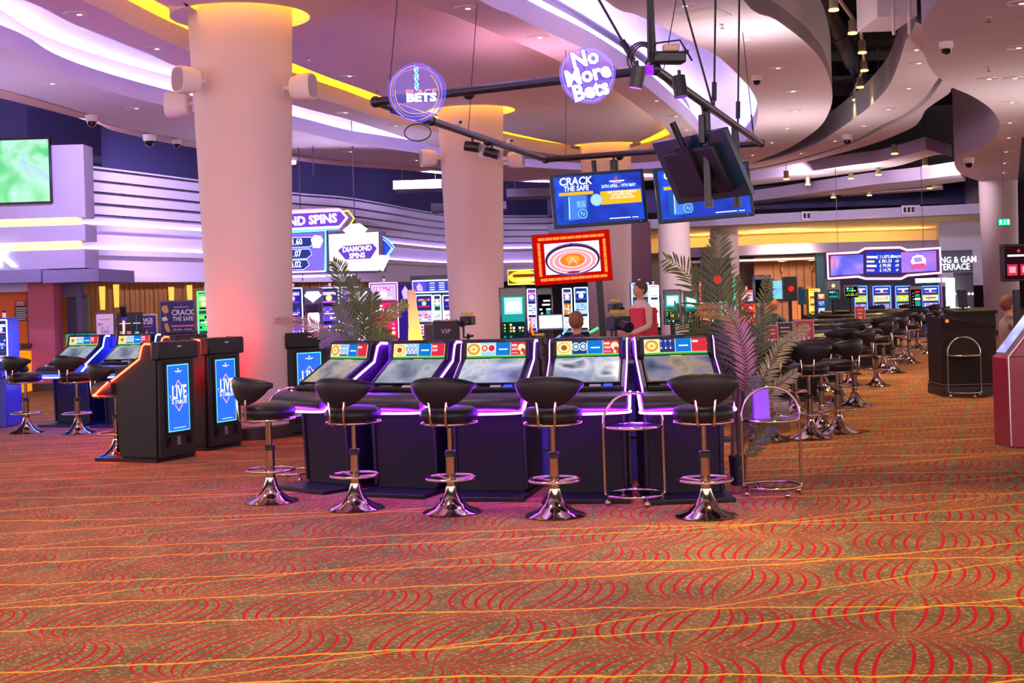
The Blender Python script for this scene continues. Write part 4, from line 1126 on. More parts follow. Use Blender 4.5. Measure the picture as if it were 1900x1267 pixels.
par(tp[5].lerp(tp[6], .1) + Vector((.02, 0, -.14)), (0, 0, -1), '#2a2430', 'black canister hanging over the left blue television')
t = thing('violet_plate', 'small square plate glowing violet at the corner of the pipe frame', 'plate', tp[2] + Vector((-.06, -.08, -.02)))
MB().box((0, 0, 0), (.08, .01, .08), glow('#9a28e8', 1.2)).build('plate', t, smooth=False); MB().box((0, .03, .03), (.02, .05, .02), pipe_m).build('clip', t)
# small cameras on the lower left pipe
for q, lb in ((tp[8].lerp(tp[7], .45), 'small white camera on the lower left pipe, nearer the round sign'), (tp[7].lerp(tp[6], .35), 'small white camera on the lower left pipe, nearer the televisions')):
    t = thing('camera', lb, 'camera', q + Vector((0, 0, .05)), .5)
    MB().box((0, 0, .04), (.05, .08, .06), speaker_w).build('body', t, bevel=.008); MB().tube([(0, -.04, .04), (0, -.07, .04)], .015, blk, 10).build('lens', t)

# hologram-like round signs
def faint_disc(col_, a):
    m = bpy.data.materials.new('clear_sign_disc'); m.use_nodes = True; b = m.node_tree.nodes['Principled BSDF']
    b.inputs['Base Color'].default_value = (*lin(col_), 1); b.inputs['Alpha'].default_value = a; b.inputs['Roughness'].default_value = .2
    b.inputs['Emission Color'].default_value = (*lin(col_), 1); b.inputs['Emission Strength'].default_value = 1.2
    return m
c = pt(1090, 140, tp[1].y - .85)
t = thing('round_sign', 'clear round sign reading No More Bets in glowing white letters', 'sign', c)
MB().lathe([(0, 0), (.235, 0), (.235, .006), (0, .006)], faint_disc('#8060e0', .16), 40, axis=(0, -1, 0)).build('disc', t)
for r_, cc in ((.235, '#8a70f0'), (.215, '#c0b0ff')):
    MB().tube([(r_ * math.cos(a) * (1 + .04 * math.sin(3 * a)), -.01, r_ * math.sin(a) * (1 + .03 * math.cos(5 * a))) for a in [2 * PI * i / 48 for i in range(48)]], .002, glow(cc, 1.3), 5, closed=True).build('light_ring', t)
BLOB = glow('#7058f0', 1.2)
for s_, dz, dx in (('No', .135, -.02), ('More', .0, .0), ('Bets', -.135, .02)):
    text('lettering', s_, t, (dx, -.04, dz), .185, glow('#ffffff', 3.0), rot=(PI / 2, -.21, 0), bold=.035, sx=.95)
    text('lettering_halo', s_, t, (dx, -.03, dz), .185, BLOB, rot=(PI / 2, -.21, 0), bold=.085, sx=.95)
MB().tube([(0, .02, .2), (0, .35, .28), (0, .45, .02)], .008, pipe_m, 6).build('arm', t)
c = pt(774, 172, tp[0].lerp(tp[1], .2).y - .35)
t = thing('round_sign', 'clear round sign with blue and orange light trails near the left pipe corner', 'sign', c)
MB().lathe([(0, 0), (.265, 0), (.265, .006), (0, .006)], faint_disc('#7068e0', .10), 40, axis=(0, -1, 0)).build('disc', t)
rnd = random.Random(3)
for k, (r_, cc) in enumerate(((.265, '#6a60ff'), (.25, '#ff9a60'), (.225, '#9088ff'), (.20, '#ffb070'), (.26, '#5048f0'), (.235, '#c070c0'))):
    P = [(r_ * math.cos(a) * (1 + .02 * math.sin(3 * a + k)), -.012 - .003 * k, r_ * math.sin(a) * (1 + .03 * math.cos(4 * a + k))) for a in [2 * PI * i / 56 + k for i in range(56)]]
    MB().tube(P if k % 2 == 0 else P[:38], .0028, glow(cc, 1.3), 5, closed=(k % 2 == 0)).build('light_ring', t)
z_ = [(.02 * math.sin(i * 2.1), -.03, .02 + i * .026) for i in range(9)]
MB().tube(z_, .010, glow('#60b8ff', 1.6), 6).build('light_trail', t)
MB().tube([(-p[0], p[1], p[2]) for p in z_], .007, glow('#e0f0ff', 1.8), 6).build('light_trail', t)
text('lettering', 'PLACE', t, (.04, -.04, -.005), .075, glow('#ff8aa0', 1.6), bold=.01, sx=1.35)
text('lettering', 'BETS', t, (.04, -.045, -.055), .10, glow('#e8f8ff', 2.4), bold=.05, sx=1.3)
MB().tube([(0, .02, .2), (0, .30, .1), (0, .30, -.05)], .008, pipe_m, 6).build('arm', t)
# tangle of cable at the left end
a = tp[0].lerp(tp[8], .25); b = tp[0].lerp(tp[8], .95)
t = thing('cable_coil', 'coil of blue lit cable wrapped on the pipe under the round blue sign', 'cable', a)
for k in range(4):
    n = 90; d = b - a
    MB().tube([d * (i / n) + Vector((.0, .055 * math.sin(i * .55 + k * 1.6), .055 * math.cos(i * .55 + k * 1.6))) for i in range(n)], .008, mat('blue_cable', '#2438c8', .35, emit='#1830d0', es=.25) if k % 2 else pipe_m, 5).build('cable', t)
MB().tube([(b - a) + Vector((-.12 + .14 * math.cos(q), 0, -.13 + .09 * math.sin(q))) for q in [2 * PI * i / 24 for i in range(24)]], .007, pipe_m, 5, closed=True).build('cable_loop', t)

# televisions
def tv(label, corners, Y, tilt=0.0, group=None, showpic=True):
    TL, TR, BR, BL = corners
    w = 1.30; h = .745
    c = pt(sum(p[0] for p in corners) / 4, sum(p[1] for p in corners) / 4, Y)
    t = thing('television', label, 'television', c, group=group)
    MB().box((0, .03, 0), (w, .06, h), mat('teal_bezel', '#0e3440', .3, coat=.3)).build('bezel', t, bevel=.006)
    MB().box((0, .09, -.02), (w * .7, .10, h * .7), blk_m).build('rear_housing', t, bevel=.02)
    MB().box((0, .15, .05), (.22, .06, .5), blk_m).tube([(0, .15, .2), (0, .15, ZT - c.z - .03)], .035, pipe_m, 12).build('bracket', t)
    MB().box((w / 2 - .10, -.003, -h / 2 + .02), (.012, .004, .008), glow('#3050ff', 4)).build('power_light', t, smooth=False)
    WT = glow('#f4f8ff', 1.15); DB = glow('#0c2a90', .9); MBL = glow('#1c50d0', 1.0); SF = glow('#4a84e8', .95); SFL = glow('#7ab4f4', 1.0); SFD = glow('#2a5ab8', .9); YL = glow('#f0b028', 1.05)
    sm = screen_mat('blue_promo', ['#0a1c78', '#1238b8', '#1c50d8', '#102890'], 1.6, 1.0, 1.0)
    it = [('r', 0, 0, 1, 1, sm), ('p', [(.08, .10), (.14, .06), (.36, .10), (.38, .62), (.22, .68), (.10, .60)], SFD), ('p', [(.13, .08), (.34, .10), (.36, .58), (.16, .60)], SF),
          ('l', [(.15, .12), (.16, .56)], .010, WT), ('r', .245, .34, .345, .47, SFL), ('d', .30, .20, .10, SFL), ('d', .30, .20, .075, SFD), ('d', .30, .20, .05, SFL), ('l', [(.285, .15), (.315, .25)], .012, SFD)]
    for i in range(3):
        for j in range(3): it.append(('r', .285 + .02 * i, .36 + .035 * j, .297 + .02 * i, .38 + .035 * j, SFD))
    it += [('r', .05, .60, .44, .665, YL), ('r', .52, .36, .985, .64, YL), ('d', .47, .47, .13, SFL), ('d', .47, .47, .115, glow('#a8d8e0', 1.0)), ('d', .715, .90, .03, glow('#ff3058', 1.4)),
           ('r', .64, .825, .80, .85, WT), ('r', .67, .80, .77, .808, WT), ('r', .60, .05, .84, .07, WT), ('r', .86, .05, .93, .065, WT)]
    if showpic:
        s = picture(MB(), w - .09, h - .09, it, z0=-(h - .09) / 2, y0=-.001).build('screen', t, smooth=False)
        W_ = w - .09; H_ = h - .09
        X = lambda u: (u - .5) * W_
        Z = lambda v: (v - .5) * H_
        text('lettering', 'CRACK', s, (X(.245), -.013, Z(.885)), .15, WT, bold=.025, shear=.12, sx=.90)
        text('lettering', 'THE SAFE', s, (X(.25), -.013, Z(.735)), .098, WT, bold=.025, shear=.12, sx=.84)
        text('lettering', '24TH APRIL - 19TH MAY', s, (X(.735), -.013, Z(.735)), .062, WT, bold=.015, sx=.72)
        text('lettering', 'NEW TOP PRIZES DOUBLE IN\nVALUE EVERY WEEK!\n£250, £1000, £2500, £1000', s, (X(.765), -.013, Z(.545)), .042, WT, bold=.01, sx=.72)
        text('lettering', 'GENTING CASINOS', s, (X(.72), -.013, Z(.838)), .030, WT, bold=.01, sx=.8)
    return t
def hang(t):
    k = (t.location.x - tp[4].x) / (tp[6].x - tp[4].x); yy = tp[4].lerp(tp[6], k).y - .16; f_ = yy / t.location.y
    t.location = Vector((t.location.x * f_, yy, EYE + (t.location.z - EYE) * f_))
t = tv('left television of the pair showing the blue Crack the Safe promotion', [(1016, 324), (1194, 313), (1204, 414), (1031, 421)], 18.6)
hang(t); t.rotation_euler = (-.10, -.045, .10)
t = tv('right television of the pair, its blue promotion partly hidden by the tilted screen', [(1208, 314), (1390, 294), (1409, 402), (1220, 414)], 17.2)
hang(t); t.rotation_euler = (-.10, -.06, .12)
t = tv('black television seen from behind, steeply tilted under the right pipe', [(1226, 226), (1335, 290), (1378, 390), (1270, 350)], 14.4, showpic=True)
t.location = pt(1306, 308, 14.3); t.rotation_euler = Matrix.LocRotScale(None, (Matrix.Rotation(R(118), 3, 'Z') @ Matrix.Rotation(R(-26), 3, 'X')).to_quaternion(), None).to_euler()
back = t
q = t.location
t = thing('hanging_bracket', 'pair of black posts hanging from the right pipe with the tilted television', 'bracket', Vector((q.x, q.y, ZT)))
for px, Yy in ((1310, 14.0), (1363, 15.8)):
    top = pt(px, 210, Yy); top.z = ZT; bot = Vector((top.x, top.y, pt(px, 385, Yy).z))
    MB().tube([top - t.location, bot - t.location], .045, pipe_m, 12).build('post', t)
MB().tube([pt(1315, 355, 14.1) - t.location, pt(1366, 350, 15.6) - t.location], .03, pipe_m, 8).build('cross_bar', t)
MB().box(pt(1302, 240, 13.95) - t.location, (.06, .06, .3), pipe_m).build('power_pack', t, bevel=.01)

# ------------------------------------------------------------------ roulette wheel screen with the red light frame
Y = 14.0
c = pt(1062, 478, Y)
t = thing('roulette_display', 'big screen showing a spinning roulette wheel in a frame of red light bars', 'display', c)
w, h = 145 / FPX * Y, 95 / FPX * Y
MB().box((0, .06, 0), (w, .12, h), mat('red_frame_body', '#5a0c10', .4)).build('housing', t, bevel=.006)
MB().box((0, -.004, 0), (w - .01, .01, h - .01), glow('#c80c04', .8)).build('frame', t, smooth=False)
RB = glow('#ff4a20', 3.0)
fx, fz = w / 2 - .065, h / 2 - .055
for s_ in (-1, 1):
    for i in range(9): MB().box((-fx + .03 + (2 * fx - .06) * i / 8, -.013, s_ * fz), (.07, .008, .028), RB).build('light_bar', t, smooth=False)
    for i in range(5): MB().box((s_ * fx, -.013, -fz + .07 + (2 * fz - .14) * i / 4), (.028, .008, .065), RB).build('light_bar', t, smooth=False)
sw, sh = w - .24, h - .21
PW = glow('#f0e0ff', 1.1); PB = glow('#6a50b0', .9); OR = glow('#f07828', 1.1); PK = glow('#f090a0', 1.1); DKb = glow('#3a1c40', .7); LP = glow('#ffc8d0', 1.2)
it = [('r', 0, 0, 1, 1, PW), ('e', .5, .45, .50, .52, PB), ('e', .5, .44, .49, .48, DKb), ('e', .5, .42, .46, .44, LP), ('e', .5, .40, .42, .38, PK), ('e', .5, .40, .37, .33, LP), ('e', .5, .40, .33, .30, PK), ('e', .5, .42, .26, .24, LP), ('e', .5, .43, .23, .215, OR), ('e', .5, .45, .13, .12, glow('#f8a040', 1.1)),
      ('l', [(.5, .5), (.42, .28)], .006, LP), ('l', [(.5, .5), (.58, .28)], .006, LP), ('l', [(.5, .5), (.30, .42)], .006, LP), ('l', [(.5, .5), (.70, .42)], .006, LP),
      ('r', .47, .60, .52, .95, DKb), ('d', .5, .60, .09, glow('#c0c0d8', 1.0)), ('d', .5, .66, .05, PW), ('r', .0, .86, .12, 1, glow('#d8d0ff', 1.1)), ('e', .5, .03, .12, .04, glow('#a02848', .8))]
picture(MB(), sw, sh, it, z0=-sh / 2, y0=-.010).build('screen', t, smooth=False)
MB().box((.26, .03, -h / 2 - (c.z - h / 2) / 2), (.065, .065, c.z - h / 2), blk_m).build('post', t)
t.rotation_euler = (0, -.045, .03)

# ------------------------------------------------------------------ roulette ring centre: wheel cabinet, cameras, monitor, person
t = thing('roulette_table', 'roulette wheel on a dark cabinet standing inside the ring of purple terminals', 'roulette wheel', (.55, 13.2, 0))
MB().lathe([(0, 0), (.42, 0), (.42, .60), (.50, .72), (0, .72)], blk_m, 32).build('cabinet', t)
MB().lathe([(.50, .72), (.52, .80), (.46, .84), (.40, .78), (.15, .76), (.0, .80)], wood_d, 40).build('bowl', t)
MB().lathe([(0, .795), (.07, .80), (.03, .84), (.03, .92), (0, .93)], chrome, 20).build('turret', t)
t = thing('equipment_rack', 'grey blue equipment cabinet visible between the two rightmost purple terminals', 'cabinet', (.98, 11.75, 0), .1)
MB().box((0, 0, .5), (.30, .4, 1.0), mat('blue_grey_steel', '#4a5878', .45)).build('body', t, bevel=.01)
MB().box((0, -.205, .90), (.26, .01, .16), mat('dark_panel', '#1c2848', .4)).build('control_panel', t, smooth=False)
MB().box((0, -.21, .36), (.28, .02, .02), chrome).build('handle', t)
t = thing('equipment_rack', 'low grey cabinet visible between the middle and the fourth purple terminal', 'cabinet', (.16, 11.5, 0), .1)
MB().box((0, 0, .40), (.25, .3, .8), mat('blue_grey_steel', '#4a5878', .45)).build('body', t, bevel=.01)
MB().box((0, -.155, .30), (.24, .012, .02), chrome).build('handle', t)
# monitor with a blank page
p = pt(1022, 598, 12.6)
t = thing('computer_monitor', 'small monitor showing a bright empty page behind the purple terminals', 'monitor', p)
MB().box((0, .02, 0), (.24, .03, .15), mat('grey_bezel', '#4c4858', .4)).build('bezel', t, bevel=.004)
MB().box((0, .003, .005), (.215, .004, .12), glow('#d8e8ff', 1.3)).build('screen', t, smooth=False)
MB().tube([(0, .03, -.05), (0, .05, -p.z + .02)], .018, blk_m, 8).lathe([(0, 0), (.14, 0), (.14, .02), (0, .02)], blk_m, 20, c=(0, .05, -p.z)).build('stand', t)
# film lights and cameras on arms
def rig(px, py, Y, lb, flip=1, s=1.0, glowc=None):
    p = pt(px, py, Y); t = thing('studio_camera', lb, 'camera', p, group='studio cameras round the roulette wheel')
    MB().box((0, 0, .05 * s), (.14 * s, .16 * s, .10 * s), blk_m, rz=.3 * flip).build('body', t, bevel=.01)
    MB().tube([(0, -.05 * s, .05 * s), (.06 * s * flip, -.20 * s, .02 * s)], .04 * s, blk, 14).build('lens', t)
    MB().tube([(-.05 * s, 0, 0), (-.05 * s, 0, -.14 * s), (.06 * s, 0, -.12 * s)], .014 * s, clampm, 8).build('bracket', t)
    MB().box((.0, -.03 * s, .13 * s), (.12 * s, .06 * s, .035 * s), mat('gold_plate', '#a88848', .4, metal=.6), rz=.2).build('top_plate', t, bevel=.004)
    MB().tube([(0, .02, -.1 * s), (0, .03, -p.z)], .016, blk_m, 8).build('pole', t)
rig(868, 603, 13.6, 'studio camera standing before the second big column', -1, .9)
rig(1142, 578, 12.9, 'studio camera with a golden top plate right of the display post', 1, .8)
rig(1148, 612, 12.4, 'large studio camera with red glints just above the fourth purple terminal', 1, 1.25)
rig(1002, 640, 12.0, 'small white studio camera between the middle and the fourth purple terminal', -1, .7)
for (x0, y0, x1, y1), cc, lb in (((1094, 617, 1110, 608), '#20ff40', 'short green light tube left of the display post'), ((1044, 620, 1054, 607), '#3060ff', 'short blue light tube beside the bright monitor'), ((1032, 628, 1040, 622), '#2848ff', 'tiny blue light tube under the bright monitor'),
                                 ((983, 600, 990, 622), '#ff3010', 'short red light tube left of the bright monitor')):
    a = pt(x0, y0, 12.8); b = pt(x1, y1, 12.8)
    t = thing('light_tube', lb, 'light', a); MB().tube([(0, 0, 0), b - a], .009, glow(cc, 6), 8).build('tube', t)
    MB().tube([(0, .01, -.0), (0, .02, -a.z)], .008, blk_m, 6).build('stand', t)

# ------------------------------------------------------------------ people
skin = mat('skin', '#c89070', .55); hair_d = mat('dark_brown_hair', '#4a3028', .7, noise=.3); hair_f = mat('fair_hair', '#b07038', .7, noise=.3)
def skinbody(name, V, E, RR, m, parent, root=0, sub=2):
    me = bpy.data.meshes.new(name); me.from_pydata(V, E, []); me.materials.append(m)
    o = bpy.data.objects.new(name, me); COL.objects.link(o); o.parent = parent
    sk = o.modifiers.new('skin', 'SKIN'); sk.use_smooth_shade = True
    me.skin_vertices.new() if not me.skin_vertices else None
    for i, r in enumerate(RR):
        d = me.skin_vertices[0].data[i]; d.radius = r if isinstance(r, tuple) else (r, r); d.use_root = (i == root)
    s = o.modifiers.new('sub', 'SUBSURF'); s.levels = sub; s.render_levels = sub
    return o
def person(label, loc, rz, shirt, trousers, hair, seated=False, arm='fwd', apron=None):
    t = thing('person', label, 'person', loc, R(rz))
    k = .47 if seated else .92      # hip height
    if seated: V = [(0, 0, .58)]
    else: V = [(0, 0, .94)]
    h0 = V[0][2]
    V += [(0, .01, h0 + .16), (0, .015, h0 + .34), (0, .01, h0 + .50), (0, -.01, h0 + .57)]         # 1-4 spine, neck
    E = [(0, 1), (1, 2), (2, 3), (3, 4)]; RR = [(.16, .11), (.13, .095), (.155, .105), (.07, .065), (.048, .05)]
    for s_ in (-1, 1):
        b = len(V)
        V += [(s_ * .17, 0, h0 + .45), (s_ * .215, -.02, h0 + .20), (s_ * .17, -.24, h0 + .12), (s_ * .13, -.32, h0 + .13)] if arm == 'fwd' else [(s_ * .17, 0, h0 + .45), (s_ * .22, .01, h0 + .20), (s_ * .23, -.06, h0 - .04), (s_ * .23, -.08, h0 - .10)]
        E += [(3, b), (b, b + 1), (b + 1, b + 2), (b + 2, b + 3)]; RR += [(.062, .06), (.045, .045), (.034, .034), (.028, .02)]
        b = len(V)
        if seated: V += [(s_ * .09, -.04, h0 - .02), (s_ * .11, -.40, h0 - .02), (s_ * .11, -.38, .12), (s_ * .11, -.44, .05), (s_ * .11, -.54, .04)]
        else: V += [(s_ * .09, 0, h0 - .08), (s_ * .10, -.01, .50), (s_ * .10, .02, .12), (s_ * .10, 0, .05), (s_ * .11, -.15, .035)]
        E += [(0, b), (b, b + 1), (b + 1, b + 2), (b + 2, b + 3), (b + 3, b + 4)]; RR += [(.095, .095), (.062, .062), (.042, .042), (.045, .04), (.038, .026)]
    body = skinbody('body', V, E, RR, shirt, t)
    # head with features
    hz = h0 + .69
    P, F = [], []; n, h = 20, 14
    for i in range(h + 1):
        a = PI * i / h
        for q in range(n):
            b = 2 * PI * q / n; x = .076 * math.sin(a) * math.cos(b); y = .098 * math.sin(a) * math.sin(b); z = .122 * math.cos(a)
            if z < -.02: x *= 1 + z * 2.2; y = y * (1 + z * 1.2) - .006
            if y < 0: y *= .90; y -= .022 * math.exp(-((z + .012) / .022) ** 2 - (x / .013) ** 2) + .008 * math.exp(-((z + .052) / .012) ** 2 - (x / .025) ** 2); y += .010 * math.exp(-((z - .018) / .016) ** 2) * math.exp(-((abs(x) - .032) / .016) ** 2)
            P.append((x, y, z))
    for i in range(h):
        for q in range(n): F.append((i * n + q, (i + 1) * n + q, (i + 1) * n + (q + 1) % n, i * n + (q + 1) % n))
    hd = MB().add(P, F, skin)
    for s_ in (-1, 1): hd.ball((s_ * .076, .008, -.002), .018, skin, 8, .5, 1, 1.5).ball((s_ * .031, -.078, .018), .009, speaker_w, 8)
    hd.box((0, -.086, -.052), (.036, .006, .007), mat('lips', '#a85848', .5))
    hd.tube([(0, .012, -.19), (0, .008, -.08)], .048, skin, 12)
    head = hd.build('head', t, loc=(0, -.015, hz), angle=70)
    MB().ball((0, .018, .022), .102, hair, 16, .86, 1.02, 1.08).build('hair', t, loc=(0, -.008, hz + .012), angle=80)
    for s_ in (-1, 1):      # hands with fingers
        base = Vector((s_ * .13, -.34, h0 + .13)) if arm == 'fwd' else Vector((s_ * .23, -.085, h0 - .13))
        d = Vector((0, -1, -.15)) if arm == 'fwd' else Vector((0, -.1, -1))
        VV = [tuple(base), tuple(base + d * .05)]; EE = [(0, 1)]; RX = [(.030, .016), (.034, .015)]
        for f_ in range(4):
            o_ = Vector(((f_ - 1.5) * .018, 0, 0)) if arm == 'fwd' else Vector((0, (f_ - 1.5) * .018, 0)); L = (.062, .072, .068, .052)[f_]
            b = len(VV); VV += [tuple(base + d * .075 + o_), tuple(base + d * (.075 + L * .5) + o_), tuple(base + d * (.075 + L) + o_ + Vector((0, 0, -.012)))]; EE += [(1, b), (b, b + 1), (b + 1, b + 2)]; RX += [(.009, .009), (.0085, .0085), (.007, .007)]
        b = len(VV); VV += [tuple(base + d * .03 + Vector((-s_ * .035, 0, .0))), tuple(base + d * .065 + Vector((-s_ * .05, 0, -.005)))]; EE += [(0, b), (b, b + 1)]; RX += [(.011, .011), (.009, .009)]
        skinbody('hand', VV, EE, RX, skin, t, 0, 1)
    if not seated:
        lv = MB()
        for s_ in (-1, 1): lv.tube([(s_ * .085, 0, h0 + .02), (s_ * .10, -.01, .50), (s_ * .10, .02, .10)], .115, trousers, 16, r1=.065)
        lv.build('trousers', t, angle=70)
    if apron: MB().box((0, .03, h0 + .24), (.36, .25, .42), apron).build('waistcoat', t, bevel=.03)
    return t
p = pt(1190, 600, 18.5)
person('person in a pale shirt and red waistcoat standing behind the fourth purple terminal, head bent', (p.x, p.y, -.0), -60, mat('pale_shirt', '#e0c8b0', .7), mat('black_trousers', '#17141a', .7), hair_d, False, 'fwd', mat('red_waistcoat', '#d02030', .6))
p = pt(1070, 620, 15.6)
person('person with brown hair in a dark top, standing behind the post of the red display', (p.x, p.y, 0), 165, mat('dark_top', '#3a3440', .7), mat('black_trousers', '#17141a', .7), mat('brown_hair', '#7a5030', .7, noise=.3), True)
p = pt(1436, 590, 24.4)
person('person with cropped hair in a dark green top, seated before the peach wall', (p.x, p.y, .0), 150, mat('green_top', '#2c3a28', .7), mat('black_trousers', '#17141a', .7), mat('fair_hair', '#b07038', .7, noise=.3), True)
p = pt(112, 600, 26.0)
person('person with fair hair seated behind the blue terminals at the teal counter', (p.x + .35, p.y + 2.6, .0), 180, mat('cream_top', '#d8b8a0', .7), mat('black_trousers', '#17141a', .7), hair_f, True)
p = pt(1872, 600, 17.6)
person('person in a beige jacket sitting between the podium and the red cabinet', (p.x, p.y, .0), 100, mat('beige_jacket', '#7c6a5c', .75), mat('black_trousers', '#17141a', .7), mat('reddish_hair', '#6a3828', .7, noise=.3), True)
# ------------------------------------------------------------------ slot machines
def glyphs(n, m, x0, z0, x1, z1, pal, rnd, dens=.8):
    out = []
    for i in range(n):
        for j in range(m):
            if rnd.random() > dens: continue
            a = x0 + (x1 - x0) * (i + .12) / n; b = z0 + (z1 - z0) * (j + .15) / m; c = x0 + (x1 - x0) * (i + .86) / n; d = z0 + (z1 - z0) * (j + .85) / m
            q = rnd.choice(pal)
            if rnd.random() < .35: out.append(('p', [((a + c) / 2, b), (c, (b + d) / 2), ((a + c) / 2, d), (a, (b + d) / 2)], q))
            else: out.append(('r', a, b, c, d, q))
    return out
def slot(label, pxa, pxb, pytop, Y, body, pal, bgs, edge=None, seed=1, rz=0.0, topbox=True, group='slot machines'):
    """upright machine: base with belly, button deck, two game screens and a top screen"""
    rnd = random.Random(seed); a, b = pt(pxa, 560, Y), pt(pxb, 560, Y); w = (b - a).length; H = pt((pxa + pxb) / 2, pytop, Y).z
    t = thing('slot_machine', label, 'slot machine', ((a.x + b.x) / 2, Y, 0), R(rz), group)
    MB().box((0, .3, .36), (w, .6, .72), body).build('base_cabinet', t, bevel=.01)
    MB().box((0, .0, .76), (w, .3, .07), body, rx=.2).build('button_deck', t, bevel=.01)
    MB().box((0, .36, (H + .72) / 2), (w, .42, H - .72), body).build('upper_cabinet', t, bevel=.015)
    hs = (H - .86) / 3; z = .83
    for k in range(3):
        sc_ = MB().box((0, .145, z + hs / 2), (w * .92, .02, hs - .02), mat('screen_surround', '#181420', .35)).build('screen_frame', t, bevel=.004)
        it = [('r', 0, 0, 1, 1, bgs[k % len(bgs)])]
        if k == 0: it += glyphs(5, 3, .05, .08, .95, .92, pal, rnd, .95)
        elif k == 1: it += glyphs(4, 4, .08, .1, .92, .9, pal, rnd, .7) + [('r', .15, .42, .85, .60, bgs[(k + 1) % len(bgs)]), ('r', .2, .47, .8, .55, W1)]
        else: it += [('r', .1, .6, .9, .82, pal[0]), ('d', .5, .4, .22, pal[1]), ('d', .5, .4, .14, W1), ('r', .12, .1, .88, .2, pal[-1])] + glyphs(6, 2, .1, .62, .9, .8, [W1, pal[1]], rnd, .8)
        picture(MB(), w * .86, hs - .05, it, z0=z + .02, y0=.134).build('screen', sc_, smooth=False)
        z += hs
    if edge is not None:
        for s_ in (-1, 1): MB().tube([(s_ * (w / 2 - .012), .13, .80), (s_ * (w / 2 - .012), .13, H - .03)], .011, edge, 6).build('edge_light', t)
        MB().tube([(-w / 2 + .012, .13, H - .03), (w / 2 - .012, .13, H - .03)], .011, edge, 6).build('edge_light', t)
    if topbox:
        MB().tube([(0, .3, H), (0, .3, H + .07)], .025, PNK, 10).tube([(0, .3, H + .07), (0, .3, H + .10)], .03, blk, 10).build('beacon', t)
    return t
purp_b = mat('violet_cabinet', '#3c2858', .35, coat=.3); pink_b = mat('pink_metal', '#b87890', .3, metal=.7); blue_b = mat('blue_cabinet', '#1c2c88', .35, coat=.3); teal_b = mat('dark_cabinet', '#1a2030', .35)
MAG = glow('#f060c0', 1.1); LIL = glow('#c8b0ff', 1.1); NVY = glow('#2c2c98', .9); VLT = glow('#6a48d8', 1.0); GRNL = glow('#40d080', 1.0); YEL = glow('#ffd838', 1.1); LIM = glow('#a8e820', 1.0); TEA = glow('#20a0a0', .9); BLK = glow('#101018', .3); PALE = glow('#dce8ff', 1.2); HOT = glow('#e82870', 1.0); RDE = glow('#e01818', 1.1)
E1 = glow('#d0c0ff', 3.0); EP = glow('#ff80d0', 3.0); EB = glow('#3c60ff', 5.0); ER = glow('#ff4020', 4.0); EY = glow('#ffcc30', 4.0); EC = glow('#90d0ff', 4.0)
slot('violet slot machine partly behind the right edge of the biggest column', 520, 560, 532, 28, purp_b, [LIL, MAG, W1, VLT], [VLT, NVY, NVY], E1, 1)
slot('violet slot machine with blue screens behind the left palm', 590, 628, 531, 28, purp_b, [LIL, YEL, W1, MAG], [NVY, VLT, NVY], E1, 2)
slot('violet slot machine just right of the left palm stalk, left of the pink one', 632, 668, 530, 28.6, purp_b, [LIL, MAG, W1, SKY], [VLT, NVY, VLT], E1, 3)
slot('pink edged slot machine with a hot pink middle screen, right of the left palm', 684, 738, 522, 28, pink_b, [MAG, W1, RED, CRM], [HOT, HOT, LIL], EP, 4)
slot('slot machine with green and white reels in the bank left of the second big column', 770, 802, 545, 27.6, purp_b, [RED, GRNL, W1, HOT], [PALE, LIL, NVY], EC, 5, topbox=False)
slot('narrow slot machine with an orange emblem in the bank left of the second big column', 803, 818, 545, 27.7, purp_b, [ORG, W1, CRM, GRNL], [SKY, PALE, NVY], EC, 6, topbox=False)
slot('slot machine with pink reels hard against the second big column', 820, 852, 545, 27.6, purp_b, [MAG, HOT, W1, VLT], [LIL, PALE, NVY], EC, 7, topbox=False)
# overhead board of that bank
def panel_sign(name, label, px0, py0, px1, py1, Y, frame, items, depth=.1, cat='sign', texts=(), edge=None, group=None):
    a, b = pt(px0, py1, Y), pt(px1, py0, Y); w = b.x - a.x; h = abs(b.z - a.z)
    cx = (a.x + b.x) / 2; zc = pt((px0 + px1) / 2, (py0 + py1) / 2, Y).z
    t = thing(name, label, cat, (cx, Y, zc), 0, group)
    MB().box((0, depth / 2, 0), (w, depth, h), frame).build('housing', t, bevel=.01)
    picture(MB(), w * .97, h * .94, items, z0=-h * .47, y0=-.002).build('screen', t, smooth=False)
    if edge is not None: MB().tube([(-w / 2, -.01, -h / 2), (w / 2, -.01, -h / 2), (w / 2, -.01, h / 2), (-w / 2, -.01, h / 2)], .014, edge, 6, closed=True).build('edge_light', t)
    for s_, u, v, sz, m_, kw in texts: text('lettering', s_, t, ((u - .5) * w, -.02, (v - .5) * h), sz * h, m_, **kw)
    return t
rows = [('r', .42, .14 + .2 * i, .55, .22 + .2 * i, (W1, W1, PNK, W1)[i % 4]) for i in range(4)] + [('r', .66, .14 + .2 * i, .80, .22 + .2 * i, W1) for i in range(4)] + [('r', .88, .14 + .2 * i, .95, .22 + .2 * i, W1) for i in range(4)]
panel_sign('jackpot_board', 'blue board with rows of white figures over the slot bank beside the second big column', 766, 519, 840, 543, 27.5, blue_b, [('r', 0, 0, 1, 1, NVY), ('r', .0, .0, .33, 1, VLT), ('p', [(.1, .1), (.25, .1), (.22, .6), (.15, .85), (.08, .5)], LIL), ('r', .34, .03, .99, .97, glow('#4050c8', .9))] + rows, edge=EC)
t = thing('bank_plinth', 'dark back panel carrying the slot bank beside the second big column', 'panel', (pt(806, 560, 28.3).x, 28.35, 0))
MB().box((0, .05, 1.05), (1.0, .08, 2.1), purp_b).build('panel', t); MB().box((0, .0, .05), (1.0, .3, .1), blk).build('foot', t)
